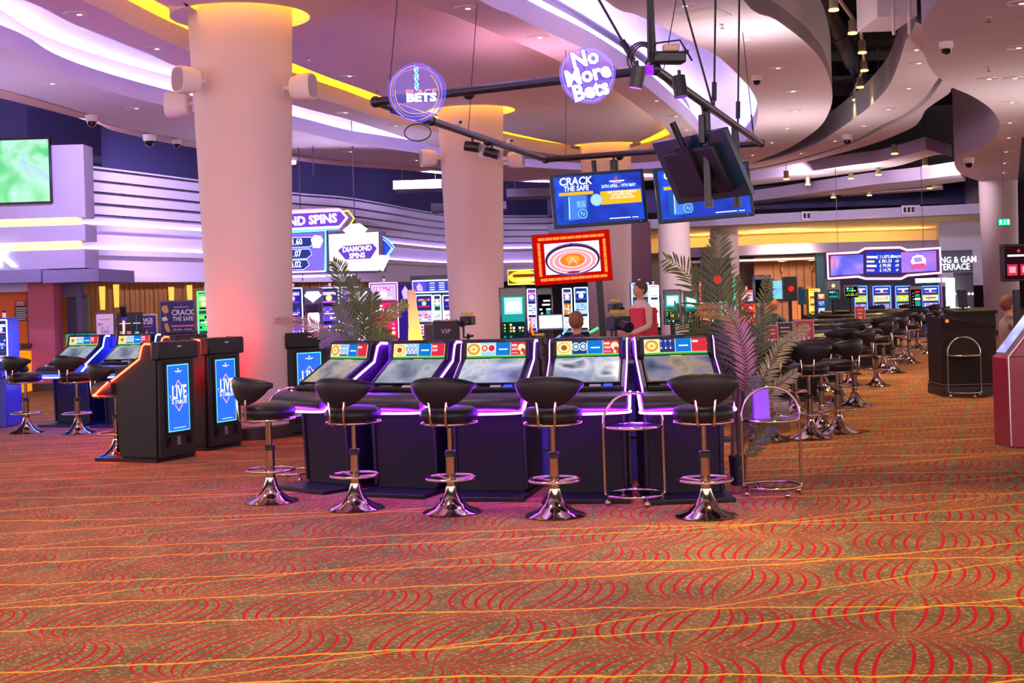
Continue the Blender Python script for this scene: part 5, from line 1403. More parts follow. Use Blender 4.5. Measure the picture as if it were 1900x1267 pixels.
panel_sign('end_panel', 'violet panel with a crystal emblem right of the pink edged slot machine', 738, 524, 768, 640, 28.4, purp_b, [('r', 0, 0, 1, 1, glow('#3c2090', .7)), ('p', [(.4, .75), (.62, .75), (.72, .88), (.5, .98), (.3, .88)], LIL)], cat='panel')
# glowing pillars with a jewel on top
for px, lb in ((581, 'glowing white jewel pillar left of the left palm'), (671, 'glowing white jewel pillar just right of the left palm')):
    p = pt(px, 560, 27.2); H = pt(px, 534, 27.2).z
    t = thing('jewel_pillar', lb, 'pillar', (p.x, p.y, 0), 0, 'glowing jewel pillars in the slot bank')
    MB().box((0, .1, H / 2), (.36, .12, H), purp_b).build('back_panel', t)
    MB().lathe([(.11, .05), (.12, .3), (.12, H - .55), (.10, H - .5)], glow('#f0ecff', 1.5), 20).build('tube', t)
    MB().lathe([(.15, H - .5), (.19, H - .36), (.19, H - .32), (.0, H - .30)], purp_b, 20).build('cap', t)
    MB().add([(-.18, -.02, H - .16), (0, -.02, H - .30), (.18, -.02, H - .16), (.12, -.02, H - .07), (-.12, -.02, H - .07), (0, -.08, H - .17)], [(0, 1, 5), (1, 2, 5), (2, 3, 5), (3, 4, 5), (4, 0, 5)], glow('#e0dcff', 1.3)).build('jewel', t, smooth=False)
# amber lamp sculpture
p = pt(772, 640, 22.0)
t = thing('lamp_sculpture', 'tall twisted glass lamp glowing amber at its foot, right of the left palm', 'lamp', (p.x, p.y, 0))
def ambermat():
    m = bpy.data.materials.new('amber_glass_light'); m.use_nodes = True; nt = m.node_tree; b = nt.nodes['Principled BSDF']
    tc = nt.nodes.new('ShaderNodeTexCoord'); sx = nt.nodes.new('ShaderNodeSeparateXYZ'); r = nt.nodes.new('ShaderNodeValToRGB'); n = nt.nodes.new('ShaderNodeTexWave')
    nt.links.new(tc.outputs['Generated'], sx.inputs[0]); nt.links.new(sx.outputs[2], r.inputs[0])
    e = r.color_ramp.elements; e[0].position = .15; e[0].color = (*lin('#ffd000'), 1); e[1].position = .95; e[1].color = (*lin('#50382c'), 1); k = e.new(.5); k.color = (*lin('#ff9c28'), 1)
    b.inputs['Base Color'].default_value = (*lin('#caa080'), 1); b.inputs['Roughness'].default_value = .15
    nt.links.new(r.outputs[0], b.inputs['Emission Color']); b.inputs['Emission Strength'].default_value = 1.4
    return m
zt_ = pt(765, 538, 22).z
mb = MB(); P, F = [], []; n = 14
for i in range(24):
    u = i / 23; z = .35 + (zt_ - .35) * u; r_ = .15 * (1 - .60 * u) * (1 + .10 * math.sin(7 * u))
    for k in range(n):
        a = 2 * PI * k / n + u * 3; rr = r_ * (1 + .22 * math.cos(3 * (a)))
        P.append((rr * math.cos(a) - .06 * u, rr * math.sin(a), z))
for i in range(23):
    for k in range(n): F.append((i * n + k, i * n + (k + 1) % n, (i + 1) * n + (k + 1) % n, (i + 1) * n + k))
MB().add(P, F, ambermat()).build('glass', t, angle=80)
MB().lathe([(0, 0), (.2, 0), (.2, .34), (0, .36)], blk, 20).build('base', t)
# black seats near it
for px, Y, lb, cc in ((806, 21, 'grey rounded chair back seen between the amber lamp and the second big column', '#4a4238'), (826, 20.5, 'dark chair back with small pale letters beside the second big column', '#181420')):
    p = pt(px, 560, Y); t = thing('lounge_chair', lb, 'chair', (p.x, p.y, 0), 0, 'tall backed chairs before the slot bank')
    m_ = mat('chair_' + cc[1:], cc, .45)
    MB().box((0, 0, .95), (.36 if 'grey' in lb else .42, .10, .55 if 'grey' in lb else .66), m_).build('backrest', t, bevel=.045)
    MB().box((0, .2, .62), (.42, .42, .1), m_).build('seat', t, bevel=.03)
    MB().lathe([(0, 0), (.22, 0), (.2, .03), (.04, .08), (.03, .57), (0, .57)], chrome, 20, c=(0, .2, 0)).build('base', t)
    if 'letters' in lb: text('lettering', 'VIP', t, (0, -.06, 1.1), .10, label_w, sx=1.1)

# ------------------------------------------------------------------ Diamond Spins signs
Y = 29
c = pt(600, 410, Y)
def u_(px, py): p = pt(px, py, Y); return (p.x - c.x, p.z - c.z)
def polysign(t, name, pts, y, depth, m, mface=None):
    P = [u_(*q) for q in pts]; n = len(P); tr_ = tessellate_polygon([[Vector((a, b, 0)) for a, b in P]])
    return MB().add([(a, y, b) for a, b in P] + [(a, y + depth, b) for a, b in P], [tuple(q) for q in tr_] + [(i, (i + 1) % n, n + (i + 1) % n, n + i) for i in range(n)], m).build(name, t, smooth=False)
def line(t, name, pts, y, m, r=.02, closed=False):
    return MB().tube([(u_(*q)[0], y, u_(*q)[1]) for q in pts], r, m, 6, closed=closed).build(name, t, angle=80)
t = thing('neon_sign', 'long arrow shaped sign reading AND SPINS, upper one behind the biggest column', 'sign', c, group='jackpot signs over the left slot bank')
polysign(t, 'backing', [(480, 392), (642, 389), (658, 406), (644, 425), (480, 432)], .05, .15, mat('sign_body', '#4a3c60', .4))
polysign(t, 'face', [(480, 401), (630, 393), (640, 405), (628, 418), (480, 425)], 0, .05, glow('#7a40d8', 1.0))
line(t, 'neon_tube', [(480, 397), (632, 390), (644, 404), (630, 421), (480, 428)], -.03, glow('#ffe8ff', 3.5), .026)
line(t, 'neon_tube', [(480, 393), (628, 387)], -.03, glow('#f060f0', 3), .016)
line(t, 'neon_tube', [(637, 392), (646, 391), (657, 405), (648, 420)], -.01, glow('#ffb030', 3.5), .018)
line(t, 'neon_tube', [(480, 432), (630, 425)], -.03, glow('#40e0e0', 2.5), .016)
a_ = u_(588, 409); text('lettering', 'AND SPINS', t, (a_[0] - .17, -.05, a_[1]), .26, glow('#fff0ff', 2.2), rot=(PI / 2, -.05, 0), bold=.04, sx=.95)
t = thing('jackpot_board', 'blue jackpot board with three rows of figures in a cyan neon frame', 'sign', c, group='jackpot signs over the left slot bank')
polysign(t, 'housing', [(470, 432), (606, 424), (608, 507), (470, 512)], .02, .2, mat('sign_body', '#4a3c60', .4))
polysign(t, 'screen', [(478, 438), (600, 430), (602, 500), (478, 504)], .0, .02, screen_mat('jackpot_blue', ['#2030b0', '#4058e0', '#6a50e0', '#283cc0'], 1.0, 1.0, 4))
line(t, 'neon_tube', [(478, 434), (604, 427), (604, 503)], -.02, glow('#60f0f0', 3), .022)
line(t, 'neon_tube', [(604, 503), (478, 507)], -.02, glow('#ffb0ff', 3), .018)
line(t, 'neon_tube', [(478, 515), (604, 512)], .0, glow('#a0c8ff', 3.5), .02)
for i, (s_, y_, x_) in enumerate((('3,451.60', 450, 547), ('1,711.07', 472, 545), ('2,104.02', 492, 545))):
    polysign(t, 'row_panel', [(500, y_ - 8), (578 - 4 * i, y_ - 10), (584 - 5 * i, y_), (574 - 5 * i, y_ + 8), (500, y_ + 10)], -.012, .01, glow('#303a90', .9))
    line(t, 'row_outline', [(500, y_ - 8), (578 - 4 * i, y_ - 10), (584 - 5 * i, y_), (574 - 5 * i, y_ + 8), (500, y_ + 10)], -.02, glow('#d8e0ff', 1.6), .007)
    a_ = u_(x_ - 6, y_); text('lettering', s_, t, (a_[0], -.03, a_[1]), .19, glow('#f4f8ff', 1.8), rot=(PI / 2, -.04, 0), bold=.02, sx=.72)
polysign(t, 'jewel', [(577, 444), (584, 436), (596, 438), (600, 446), (594, 460), (581, 460)], -.03, .02, glow('#f0ecff', 1.5))
MB().tube([(-.2, .12, 1.0), (-.2, .12, 4.2)], .012, rail_m, 8).build('hanger', t)
t = thing('neon_sign', 'bright white sign reading Diamond Spins with two jewels', 'sign', c, group='jackpot signs over the left slot bank')
polysign(t, 'housing', [(608, 428), (712, 429), (714, 503), (690, 506), (608, 507)], .02, .35, mat('sign_body', '#4a3c60', .4))
polysign(t, 'face', [(610, 435), (702, 430), (703, 502), (612, 503)], .0, .02, screen_mat('sparkle_white', ['#b8a8e0', '#fff4ff', '#ffffff', '#fff8f0'], 9, 1.4, 7.0, .3, .3))
line(t, 'neon_tube', [(611, 437), (700, 431), (701, 500), (613, 502)], -.02, glow('#ffd8d0', 2), .012, True)
polysign(t, 'name_panel', [(627, 465), (637, 456), (692, 452), (700, 461), (688, 480), (641, 482)], -.02, .02, glow('#6a40c8', 1.0))
line(t, 'neon_tube', [(627, 465), (637, 456), (692, 452), (700, 461), (688, 480), (641, 482)], -.03, glow('#e8b878', 1.4), .009, True)
a_ = u_(663, 462); text('lettering', 'DIAMOND', t, (a_[0], -.04, a_[1]), .155, glow('#fff4f0', 1.9), rot=(PI / 2, -.04, 0), bold=.03, sx=.85)
a_ = u_(663, 474.5); text('lettering', 'SPINS', t, (a_[0], -.04, a_[1]), .155, glow('#fff4f0', 1.9), rot=(PI / 2, -.04, 0), bold=.03, sx=.9)
jm = screen_mat('jewel_white', ['#8878c0', '#f0ecff', '#ffffff', '#c8c0f0'], 14, 1.3, 3.0, .2, .2)
polysign(t, 'jewel', [(637, 427), (650, 417), (668, 415), (682, 425), (661, 449)], -.06, .05, jm)
line(t, 'jewel_outline', [(637, 427), (650, 417), (668, 415), (682, 425), (661, 449)], -.07, glow('#ffffff', 1.8), .008, True)
polysign(t, 'jewel', [(690, 492), (703, 474), (722, 474), (721, 482), (711, 503)], -.06, .05, jm)
line(t, 'jewel_outline', [(690, 492), (703, 474), (722, 474), (721, 482), (711, 503)], -.07, glow('#ffffff', 1.8), .008, True)
polysign(t, 'arrow_wing', [(711, 441), (720, 447), (730, 459), (724, 474), (712, 474)], .02, .1, glow('#2c50e0', 1.0))
line(t, 'neon_tube', [(711, 439), (720, 445), (731, 458), (720, 476)], -.01, glow('#80ffe0', 2.5), .012)
line(t, 'neon_tube', [(711, 444), (718, 449), (727, 460), (718, 473)], -.01, glow('#b0c8ff', 2.5), .010)
line(t, 'neon_tube', [(608, 511), (632, 511)], .0, glow('#a0d8ff', 3), .018); line(t, 'neon_tube', [(636, 511), (658, 510)], .0, glow('#a0a8ff', 3), .018)
for px in (560, 660):
    tt = thing('sign_hanger', 'steel post behind the jackpot signs, %s' % ('left one' if px == 560 else 'right one, over the left palm'), 'post', pt(px, 470, 29.45))
    MB().tube([(0, 0, -.6), (0, 0, 4.6)], .012, rail_m, 8).build('post', tt)
    MB().box((0, -.05, 0), (.5, .03, .06), rail_m).build('cross_plate', tt)

# ------------------------------------------------------------------ machines in the middle distance
def kiosk(label, px0, py0, px1, py1, Y, items, group='tall information screens'):
    a, b = pt(px0, 560, Y), pt(px1, 560, Y); w = (b - a).length; z1 = pt((px0 + px1) / 2, py0, Y).z; z0 = pt((px0 + px1) / 2, py1, Y).z
    t = thing('information_screen', label, 'screen', ((a.x + b.x) / 2, Y, 0), 0, group)
    MB().box((0, .05, (z0 + z1) / 2), (w, .10, z1 - z0), mat('gloss_black', '#0c0c12', .15, coat=.5)).build('housing', t, bevel=.012)
    picture(MB(), w * .80, (z1 - z0) * .80, items, z0=z0 + (z1 - z0) * .04, y0=-.003).build('screen', t, smooth=False)
    MB().tube([(0, .06, 0), (0, .06, z0)], .035, blk_m, 10).lathe([(0, 0), (.2, 0), (.19, .03), (0, .03)], blk_m, 20, c=(0, .06, 0)).build('stand', t)
    return t
rnd = random.Random(9)
game_it = [('r', 0, 0, 1, 1, TEA), ('r', .1, .62, .9, .98, glow('#a8e8d8', 1.1)), ('r', .18, .68, .82, .90, PALE), ('r', 0, .0, 1, .45, glow('#103838', .5))] + glyphs(7, 3, .03, .22, .97, .42, [YEL, W1, GRNL, ORG], rnd, .7) + glyphs(7, 2, .03, .04, .97, .16, [BLU, W1, TEA], rnd, .6)
kiosk('tall screen with a teal table game right against the second big column', 926, 533, 978, 640, 16.5, game_it)
kiosk('tall black screen with small white figures behind the left post of the red display', 995, 534, 1026, 610, 17, [('r', 0, 0, 1, 1, BLK), ('r', .4, .78, .9, .83, W1), ('r', .3, .66, .9, .71, W1), ('r', .1, .52, .3, .57, W1), ('r', .6, .52, .95, .57, W1), ('r', .2, .40, .35, .45, W1), ('r', .6, .2, .9, .5, TEA)])
kiosk('tall screen with a teal table game between the third column and the right palm', 1231, 537, 1265, 602, 17.5, game_it)
kiosk('second teal screen half behind the right palm fronds', 1269, 540, 1296, 602, 18.2, game_it)
kiosk('dark screen on a stand behind the right side of the right palm', 1399, 510, 1432, 562, 20.5, [('r', 0, 0, 1, 1, BLK), ('r', .2, .1, .8, .14, glow('#402c3c', .5))])
slot('slot machine with blue and orange screens under the red roulette display, left one', 1044, 1062, 533, 30, teal_b, [ORG, W1, YEL, SKY], [PALE, glow('#c87020', 1), NVY], EC, 11, topbox=False)
slot('slot machine with a silver screen under the red roulette display, right one', 1066, 1092, 531, 30, teal_b, [SKY, W1, LIL, BLU], [PALE, SKY, NVY], EC, 12, topbox=False)
slot('slot machine with red and violet screens behind the tall black screen', 978, 996, 534, 31, purp_b, [RED, W1, LIL, BLU], [LIL, PALE, VLT], E1, 13, topbox=False)
slot('blue lit slot machine beside the maroon pier left of the third gap', 1173, 1206, 523, 30, blue_b, [SKY, W1, LIL, BLU], [NVY, glow('#304890', .9), glow('#c8b890', 1.0)], glow('#60b0ff', 6), 14)
slot('glaring white slot machine beside the blue lit one', 1207, 1224, 527, 32, teal_b, [W1, PALE, SKY], [PALE, PALE, PALE], glow('#e0f0ff', 6), 15)
slot('red lit slot machine behind the right palm, nearest of the red ones', 1378, 1402, 537, 29, mat('red_cabinet', '#701018', .4), [RDE, ORG, W1, YEL], [RDE, RDE, LIL], ER, 16)
slot('green lit slot machine behind the crown of the right palm', 1322, 1342, 518, 33, teal_b, [GRNL, W1, TEA], [TEA, GRNL, GRNL], glow('#40ffb0', 3), 17)
slot('green lit slot machine right of the palm crown', 1346, 1366, 516, 33.5, teal_b, [GRNL, W1, RED], [GRNL, TEA, GRNL], glow('#40ffb0', 3), 18)
slot('red lit slot machine behind the palm, further one', 1300, 1318, 522, 33, mat('red_cabinet', '#701018', .4), [RDE, ORG, W1, YEL], [RDE, HOT, LIL], ER, 19)
t = panel_sign('marquee_sign', 'yellow oval marquee sign half hidden behind the red roulette display', 943, 500, 1000, 528, 29.5, mat('gold_body', '#907020', .4), [('e', .5, .5, .5, .5, YEL), ('r', .15, .5, .95, .72, glow('#8c3c14', .8)), ('r', .3, .25, .9, .36, W1)], edge=glow('#ffe060', 2.5))
MB().tube([(0, .1, -t.location.z), (0, .1, -.2)], .04, rail_m, 8).build('post', t)
# speaker like black towers with a red emblem
for px, py0, py1, Y, lb in ((1467, 513, 558, 21, 'black column speaker with a red emblem in front of the peach wall'), (1330, 478, 560, 14.2, 'black box with a red emblem hidden in the right palm')):
    a = pt(px, py0, Y); b = pt(px, py1, Y); t = thing('display_tower', lb, 'speaker', (a.x, Y, 0))
    MB().box((0, .1, (a.z + b.z) / 2), (.20 if px > 1400 else .30, .2, a.z - b.z), blk_m).build('housing', t, bevel=.01)
    MB().lathe([(0, 0), (.045, 0), (.045, .006), (0, .006)], glow('#e02818', 1.2), 20, c=(0, 0, (a.z + b.z) / 2), axis=(0, -1, 0)).build('emblem', t)
    MB().tube([(0, .1, 0), (0, .1, b.z)], .03, blk_m, 8).lathe([(0, 0), (.18, 0), (.17, .03), (0, .03)], blk_m, 20, c=(0, .1, 0)).build('stand', t)

# ------------------------------------------------------------------ far end of the hall
YF = 48
def fx_(px, Y=YF): return pt(px, 520, Y).x
def fz_(px, py, Y=YF): return pt(px, py, Y).z
def fbox(name, pa, pb, pya, pyb, m, Y=YF, d=.3, **k):
    xa, xb = fx_(pa, Y), fx_(pb, Y); xm = (pa + pb) / 2; za, zb = fz_(xm, pyb, Y), fz_(xm, pya, Y)
    return MB().box(((xa + xb) / 2, Y + d / 2, (za + zb) / 2), (xb - xa, d, zb - za), m).build(name, smooth=False, **k)
soff = mat('lilac_soffit', '#a49cb8', .75, noise=.03); creamw = mat('cream_wall', '#e4cfa8', .8, noise=.03); peach = mat('peach_panelling', '#c08058', .6, noise=.12, nscale=2)
# big soffit beam with the two vents
MB().prism([(fx_(1020, 49), 49), (fx_(1830, 44.5), 44.5), (fx_(1830, 45), 45), (fx_(1020, 49.5), 49.5)], fz_(1600, 407, 46), fz_(1600, 390, 46) + .02, soff).build('wall_back', kind='structure', smooth=False)
MB().prism([(fx_(1020, 49.2), 49.2), (fx_(1830, 44.7), 44.7), (fx_(1830, 58), 58), (fx_(1020, 60), 60)], fz_(1600, 407, 46), fz_(1600, 407, 46) + .05, creamw).build('ceiling', kind='structure', smooth=False)
fbox('wall_back', 1020, 1830, 345, 388, navy, 50.5, .2, kind='structure')
# cream alcove wall, glowing from its hidden cove
fbox('wall_back', 1180, 1745, 400, 462, creamw, 57, .3, kind='structure')
fbox('wall_back', 1745, 1830, 395, 530, mat('pale_lilac_wall', '#b8b4c8', .7), 50, .3, kind='structure')
Pn = [(fx_(1265, 52), 52), (fx_(1450, 51.0), 51.0), (fx_(1600, 51.2), 51.2), (fx_(1760, 52), 52)]
Pc = ccat(Pn, False, 8)
MB().prism(Pc + [Vector((Pc[-1].x, 56.8)), Vector((Pc[0].x, 56.8))], fz_(1500, 470, 51.5), fz_(1500, 452, 51.5), mat('lilac_bulkhead', '#a898b8', .75)).build('wall_back', kind='structure')
tag(MB().tube([(p.x, p.y + 2.9, fz_(1500, 452, 51.5) + .03) for p in Pc], .03, glow('#ffc468', 80), 8).build('cove_light'), 'amber light line behind the curved bulkhead at the far end', 'light')
MB().prism([(fx_(1265, 52.5), 52.4), (fx_(1760, 52.5), 52.4), (fx_(1760, 60), 60), (fx_(1265, 60), 60)], fz_(1500, 476, 52) - .1, fz_(1500, 476, 52) - .02, plaster_w).build('ceiling', kind='structure', smooth=False)
# cream lit opening left of it
fbox('wall_back', 1180, 1400, 440, 545, mat('warm_cream', '#ecdcb8', .7, emit='#f0d8a0', es=.0), 62, .2, kind='structure')
fbox('wall_back', 1400, 1522, 470, 600, peach, 55, .3, kind='structure')
for i in range(7):
    fbox('trim_%d' % (20 + i), 1436 + 14 * i, 1437 + 14 * i, 472, 590, mat('bronze_trim', '#7a4c28', .4, metal=.5), 54.9, .05, kind='structure')
fbox('wall_back', 1516, 1546, 468, 600, mat('dark_teal_wall', '#143448', .6), 52, .3, kind='structure')
fbox('wall_back', 1546, 1760, 470, 600, mat('dim_blue_wall', '#2c2a48', .6), 54, .3, kind='structure')
for px, z_ in ((1451, 500), (1505, 498)):
    p = pt(px, z_, 54.5); t = thing('wall_lamp', 'small amber up and down lamp on the peach panelling, %s' % ('left one' if px < 1480 else 'right one by the yellow machine'), 'lamp', p)
    MB().tube([(0, 0, -.1), (0, 0, .1)], .05, mat('brass', '#d89850', .3, metal=1), 10).build('body', t); MB().box((0, .15, 0), (.04, .25, .04), skirt).build('bracket', t)
    spot('wall_lamp_beam', p + Vector((0, -.1, .12)), 260, (1, .6, .2), 60, aim=(0, .25, 1)); spot('wall_lamp_beam', p + Vector((0, -.1, -.12)), 260, (1, .6, .2), 60, aim=(0, .25, -1))
t = panel_sign('television', 'television with a blurred blue green picture on the peach panelling', 1434, 519, 1461, 556, 54.6, blk, [('r', 0, 0, 1, 1, screen_mat('teal_game', ['#3080c8', '#60b8d0', '#50c878', '#7898e0'], .9, 1.1, 9))], cat='television')
spot('lounge_and_fill_lamp', (fx_(1290, 54), 56, 3.0), 900, (1, .85, .6), 130, aim=(0, 1, -.2)); spot('lounge_and_fill_lamp', (fx_(1470, 50), 50, 2.9), 420, (1, .75, .5), 130, aim=(0, 1, -.2))  # two added fill spots, no fixture, brightening cream wall and peach panelling
# air vents
for px, py in ((1504, 400), (1690, 389)):
    Yv = 49 - (px - 1020) / 810 * 4.5 - .12; p = pt(px, py, Yv)
    t = thing('air_vent', 'air vent with dark slots in the far lilac beam, %s' % ('left of the two' if px < 1600 else 'right of the two'), 'vent', p, 0, 'air vents in the far beam')
    MB().box((0, .03, 0), (.62, .06, .30), mat('vent_frame', '#c0b4c0', .5)).build('frame', t, bevel=.008)
    for i in range(4): MB().box((-.20 + .135 * i, -.004, 0), (.09, .01, .17), mat('vent_dark', '#141018', .7)).build('slot', t, smooth=False)
# jackpot canopy sign
Y = 38; c = pt(1641, 488, Y)
def u_(px, py): p = pt(px, py, Y); return (p.x - c.x, p.z - c.z)
out = [(1535, 471), (1592, 468), (1605, 461), (1670, 459), (1683, 464), (1744, 460), (1746, 506), (1684, 511), (1672, 517), (1606, 517), (1592, 513), (1537, 517)]
t = thing('jackpot_canopy', 'long jackpot sign with a pink neon outline over the blue slot machines', 'sign', c)
polysign(t, 'housing', out, .03, .4, mat('canopy_body', '#2a2450', .4))
line(t, 'neon_outline', out, .0, glow('#ff80c8', 5), .032, True)
polysign(t, 'screen', [(1541, 475), (1602, 472), (1602, 508), (1542, 512)], .0, .02, screen_mat('cosmic_left', ['#141868', '#2c40d8', '#6a60e8', '#d080b0', '#1c1c80'], 1.1, 1.0, 2))
polysign(t, 'screen', [(1606, 468), (1671, 465), (1671, 506), (1606, 508)], .0, .02, glow('#2838b8', 1.0))
polysign(t, 'screen', [(1672, 468), (1737, 465), (1738, 502), (1673, 506)], .0, .02, screen_mat('cosmic_right', ['#3030b0', '#6a50e0', '#a060d0', '#4060e0'], 1.0, 1.0, 6))
for i in range(4):
    y_ = 475 + 8.2 * i
    polysign(t, 'figure', [(1608, y_), (1626 - 4 * (i % 2), y_), (1626 - 4 * (i % 2), y_ + 4), (1608, y_ + 4)], -.02, .01, (W1, CRM, W1, PNK)[i])
    s_ = ('£ 11,075.80', '£ 581.33', '£ 99.00', '£ 14.75')[i]; a_ = u_(1642, y_ + 1.5)
    text('lettering', s_, t, (a_[0], -.03, a_[1]), .125, W1, bold=.02, sx=.85); a_ = u_(1664, y_ + 1)
    text('lettering', ('MAJOR', 'x63', 'x99', 'x5')[i], t, (a_[0], -.03, a_[1]), .10, W1, bold=.02, sx=.7)
P = []
for i in range(18):
    a = PI * 2 * i / 18; P.append((1704 + 13 * math.cos(a) * (1 + .12 * (i % 2)), 485 - 12 * math.sin(a) * (1 + .12 * (i % 2))))
polysign(t, 'emblem', P, -.03, .02, glow('#f4f0ff', 1.3))
polysign(t, 'emblem_plate', [(1692, 490), (1715, 488), (1716, 497), (1693, 499)], -.05, .01, glow('#e8508c', 1.0)); polysign(t, 'emblem_plate', [(1694, 478), (1708, 477), (1711, 485), (1697, 487)], -.05, .01, glow('#b08ce0', 1.0))
for px in (1560, 1720): MB().tube([(u_(px, 480)[0], .3, .3), (u_(px, 480)[0], .3, 3.0)], .009, rail_m, 8).build('hanger', t)
# the blue machines below it
for k, (a_, b_, lb) in enumerate(((1588, 1612, 'blue slot machine with a lime screen under the jackpot canopy, first from the left'), (1622, 1656, 'blue slot machine with an orange screen under the jackpot canopy, second from the left'),
                                  (1664, 1694, 'blue slot machine with a round lime picture, third from the left under the canopy'), (1713, 1746, 'blue slot machine with an amber screen at the right end under the canopy'))):
    slot(lb, a_, b_, 529, 40 - .0 * k, blue_b, [W1, CRM, YEL, PNK], [glow('#4468d8', 1.0), (LIM, CRM, LIM, CRM)[k], glow('#2c40c0', 1.0)], EB, 30 + k, topbox=False, group='blue slot machines')
slot('golden yellow machine in front of the peach panelling', 1503, 1524, 535, 41, mat('gold_body', '#907020', .4), [YEL, ORG, W1], [YEL, ORG, YEL], EY, 40, topbox=False)
slot('narrow orange and blue machine right of the golden one', 1519, 1533, 541, 38, blue_b, [SKY, W1, RED], [SKY, BLU, ORG], None, 41, topbox=False)
kiosk('dark screen with a pale disc above, left of the green screen', 1534, 520, 1560, 556, 33, [('r', 0, 0, 1, .6, glow('#24443c', .6)), ('r', .1, .1, .9, .2, TEA), ('d', .5, .85, .12, CRM)] + glyphs(4, 2, .1, .3, .9, .5, [PALE, TEA], rnd, .6))
kiosk('black screen with green and yellow figures left of the jackpot machines', 1566, 528, 1594, 552, 31, [('r', 0, 0, 1, 1, BLK)] + glyphs(4, 2, .1, .5, .9, .95, [GRNL, PALE], rnd, .9) + glyphs(7, 2, .03, .1, .97, .4, [YEL, LIM], rnd, .9))
kiosk('tall dark screen with teal and red figures before the third blue slot machine', 1688, 530, 1712, 573, 33, [('r', 0, 0, 1, 1, BLK), ('p', [(.3, .82), (.8, .8), (.9, .92), (.4, .92)], RDE), ('r', .4, .6, .85, .75, TEA), ('r', .35, .42, .9, .55, CRM), ('r', .4, .1, .9, .38, TEA)] + [('d', .2, .15 + .16 * i, .03, PNK) for i in range(5)])
kiosk('black speaker stand screen left of the golden machine', 1482, 532, 1496, 565, 34, [('r', 0, 0, 1, 1, glow('#284858', .6))])
# bright doorway and terrace sign
Y = 47
t = fbox('door_2', 1756, 1771, 516, 600, glow('#eafaff', 7.0), 46, .1, kind='structure')
fbox('door_3', 1700, 1756, 516, 524, glow('#c8f4ff', 5.0), 46.2, .1, kind='structure')
fbox('trim_30', 1746, 1748, 505, 600, mat('violet_edge', '#a070c0', .5), 45.8, .1, kind='structure')
dk = fbox('wall_back', 1746, 1806, 464, 505, mat('sign_wall', '#4c4a60', .7), 46, .1, kind='structure')
fbox('wall_back', 1771, 1806, 505, 600, mat('dusky_wall', '#3a3440', .6), 46.4, .1, kind='structure')
a_ = pt(1757, 484, 45.9)
t = thing('wall_sign', 'white lettering reading ING and GAM TERRACE on the dark far wall', 'sign', a_)
text('lettering', 'ING & GAM', t, (-.30, -.02, .02), .30, glow('#f0f4ff', 1.6), bold=.02, align='LEFT', sx=.85)
text('lettering', 'TERRACE', t, (-.30, -.02, -.22), .30, glow('#f0f4ff', 1.6), bold=.02, align='LEFT', sx=.85)
for j, (yy, n_) in enumerate(((545, 6), (571, 5))):
    for i in range(n_):
        q = pt(1772 + 6.5 * i, yy, 46.3); tt = thing('globe_lamp', 'small round white lamp in the %s row on the dusky far wall' % ('upper' if j == 0 else 'lower'), 'lamp', q, 0, 'round lamps on the far wall, %s row' % ('upper' if j == 0 else 'lower'))
        MB().ball((0, 0, 0), .045, glow('#f0f8ff', 1.8), 10).build('globe', tt); MB().box((0, .07, 0), (.03, .08, .03), blk).build('bracket', tt)
# exit sign
p = pt(1863, 412, 30)
t = thing('exit_sign', 'green illuminated exit sign hanging in front of the taupe column', 'exit sign', p)
MB().box((0, .02, 0), (.28, .04, .16), mat('exit_body', '#0c4a34', .4)).build('housing', t, bevel=.006)
picture(MB(), .26, .14, [('r', 0, 0, 1, 1, glow('#18c890', 1.6)), ('d', .22, .80, .09, W1), ('l', [(.22, .7), (.20, .42), (.12, .15)], .014, W1), ('l', [(.20, .42), (.30, .18)], .014, W1), ('l', [(.12, .58), (.30, .60)], .012, W1), ('l', [(.55, .75), (.55, .35)], .014, W1), ('p', [(.47, .38), (.63, .38), (.55, .15)], W1), ('r', .76, .15, .94, .85, W1)], z0=-.07, y0=-.001).build('face', t, smooth=False)
MB().tube([(0, .02, .08), (0, .02, 4.56 - p.z)], .004, wire, 6).build('cable', t)

# ------------------------------------------------------------------ posters and bar things at the left
crk = mat('promo_indigo', '#2a2468', .5, noise=.2, nscale=2); wp = mat('print_white', '#e8e4f0', .5); gp = mat('print_gold', '#e0a060', .5); pk = mat('print_pink', '#e87890', .5)
def stand_board(px, py0, py1, Y, w, label, cat, bg, items, fm, texts=()):
    a, b = pt(px, py0, Y), pt(px, py1, Y); h = a.z - b.z
    t = thing('poster_stand', label, cat, (a.x, Y, 0), 0)
    MB().box((0, .02, a.z - h / 2), (w, .03, h), fm).build('frame', t, bevel=.005)
    picture(MB(), w - .05, h - .05, [('r', 0, 0, 1, 1, bg)] + items, z0=b.z + .025, y0=.003).build('print', t, smooth=False)
    for s_, u, v, sz, m_, kw in texts: text('lettering', s_, t, ((u - .5) * w, -.012, b.z + v * h), sz, m_, **kw)
    MB().tube([(0, .03, 0), (0, .03, b.z + .05)], .02, rail_m, 8).box((0, .03, .015), (w * .9, .35, .03), blk_m).build('foot', t)
    return t
boot = [('p', [(.05, .9), (.2, .92), (.24, .75), (.12, .72), (.02, .82)], gp), ('p', [(.02, .62), (.16, .66), (.22, .56), (.06, .54)], wp), ('p', [(.1, .48), (.2, .5), (.28, .3), (.2, .26), (.12, .36)], gp)]
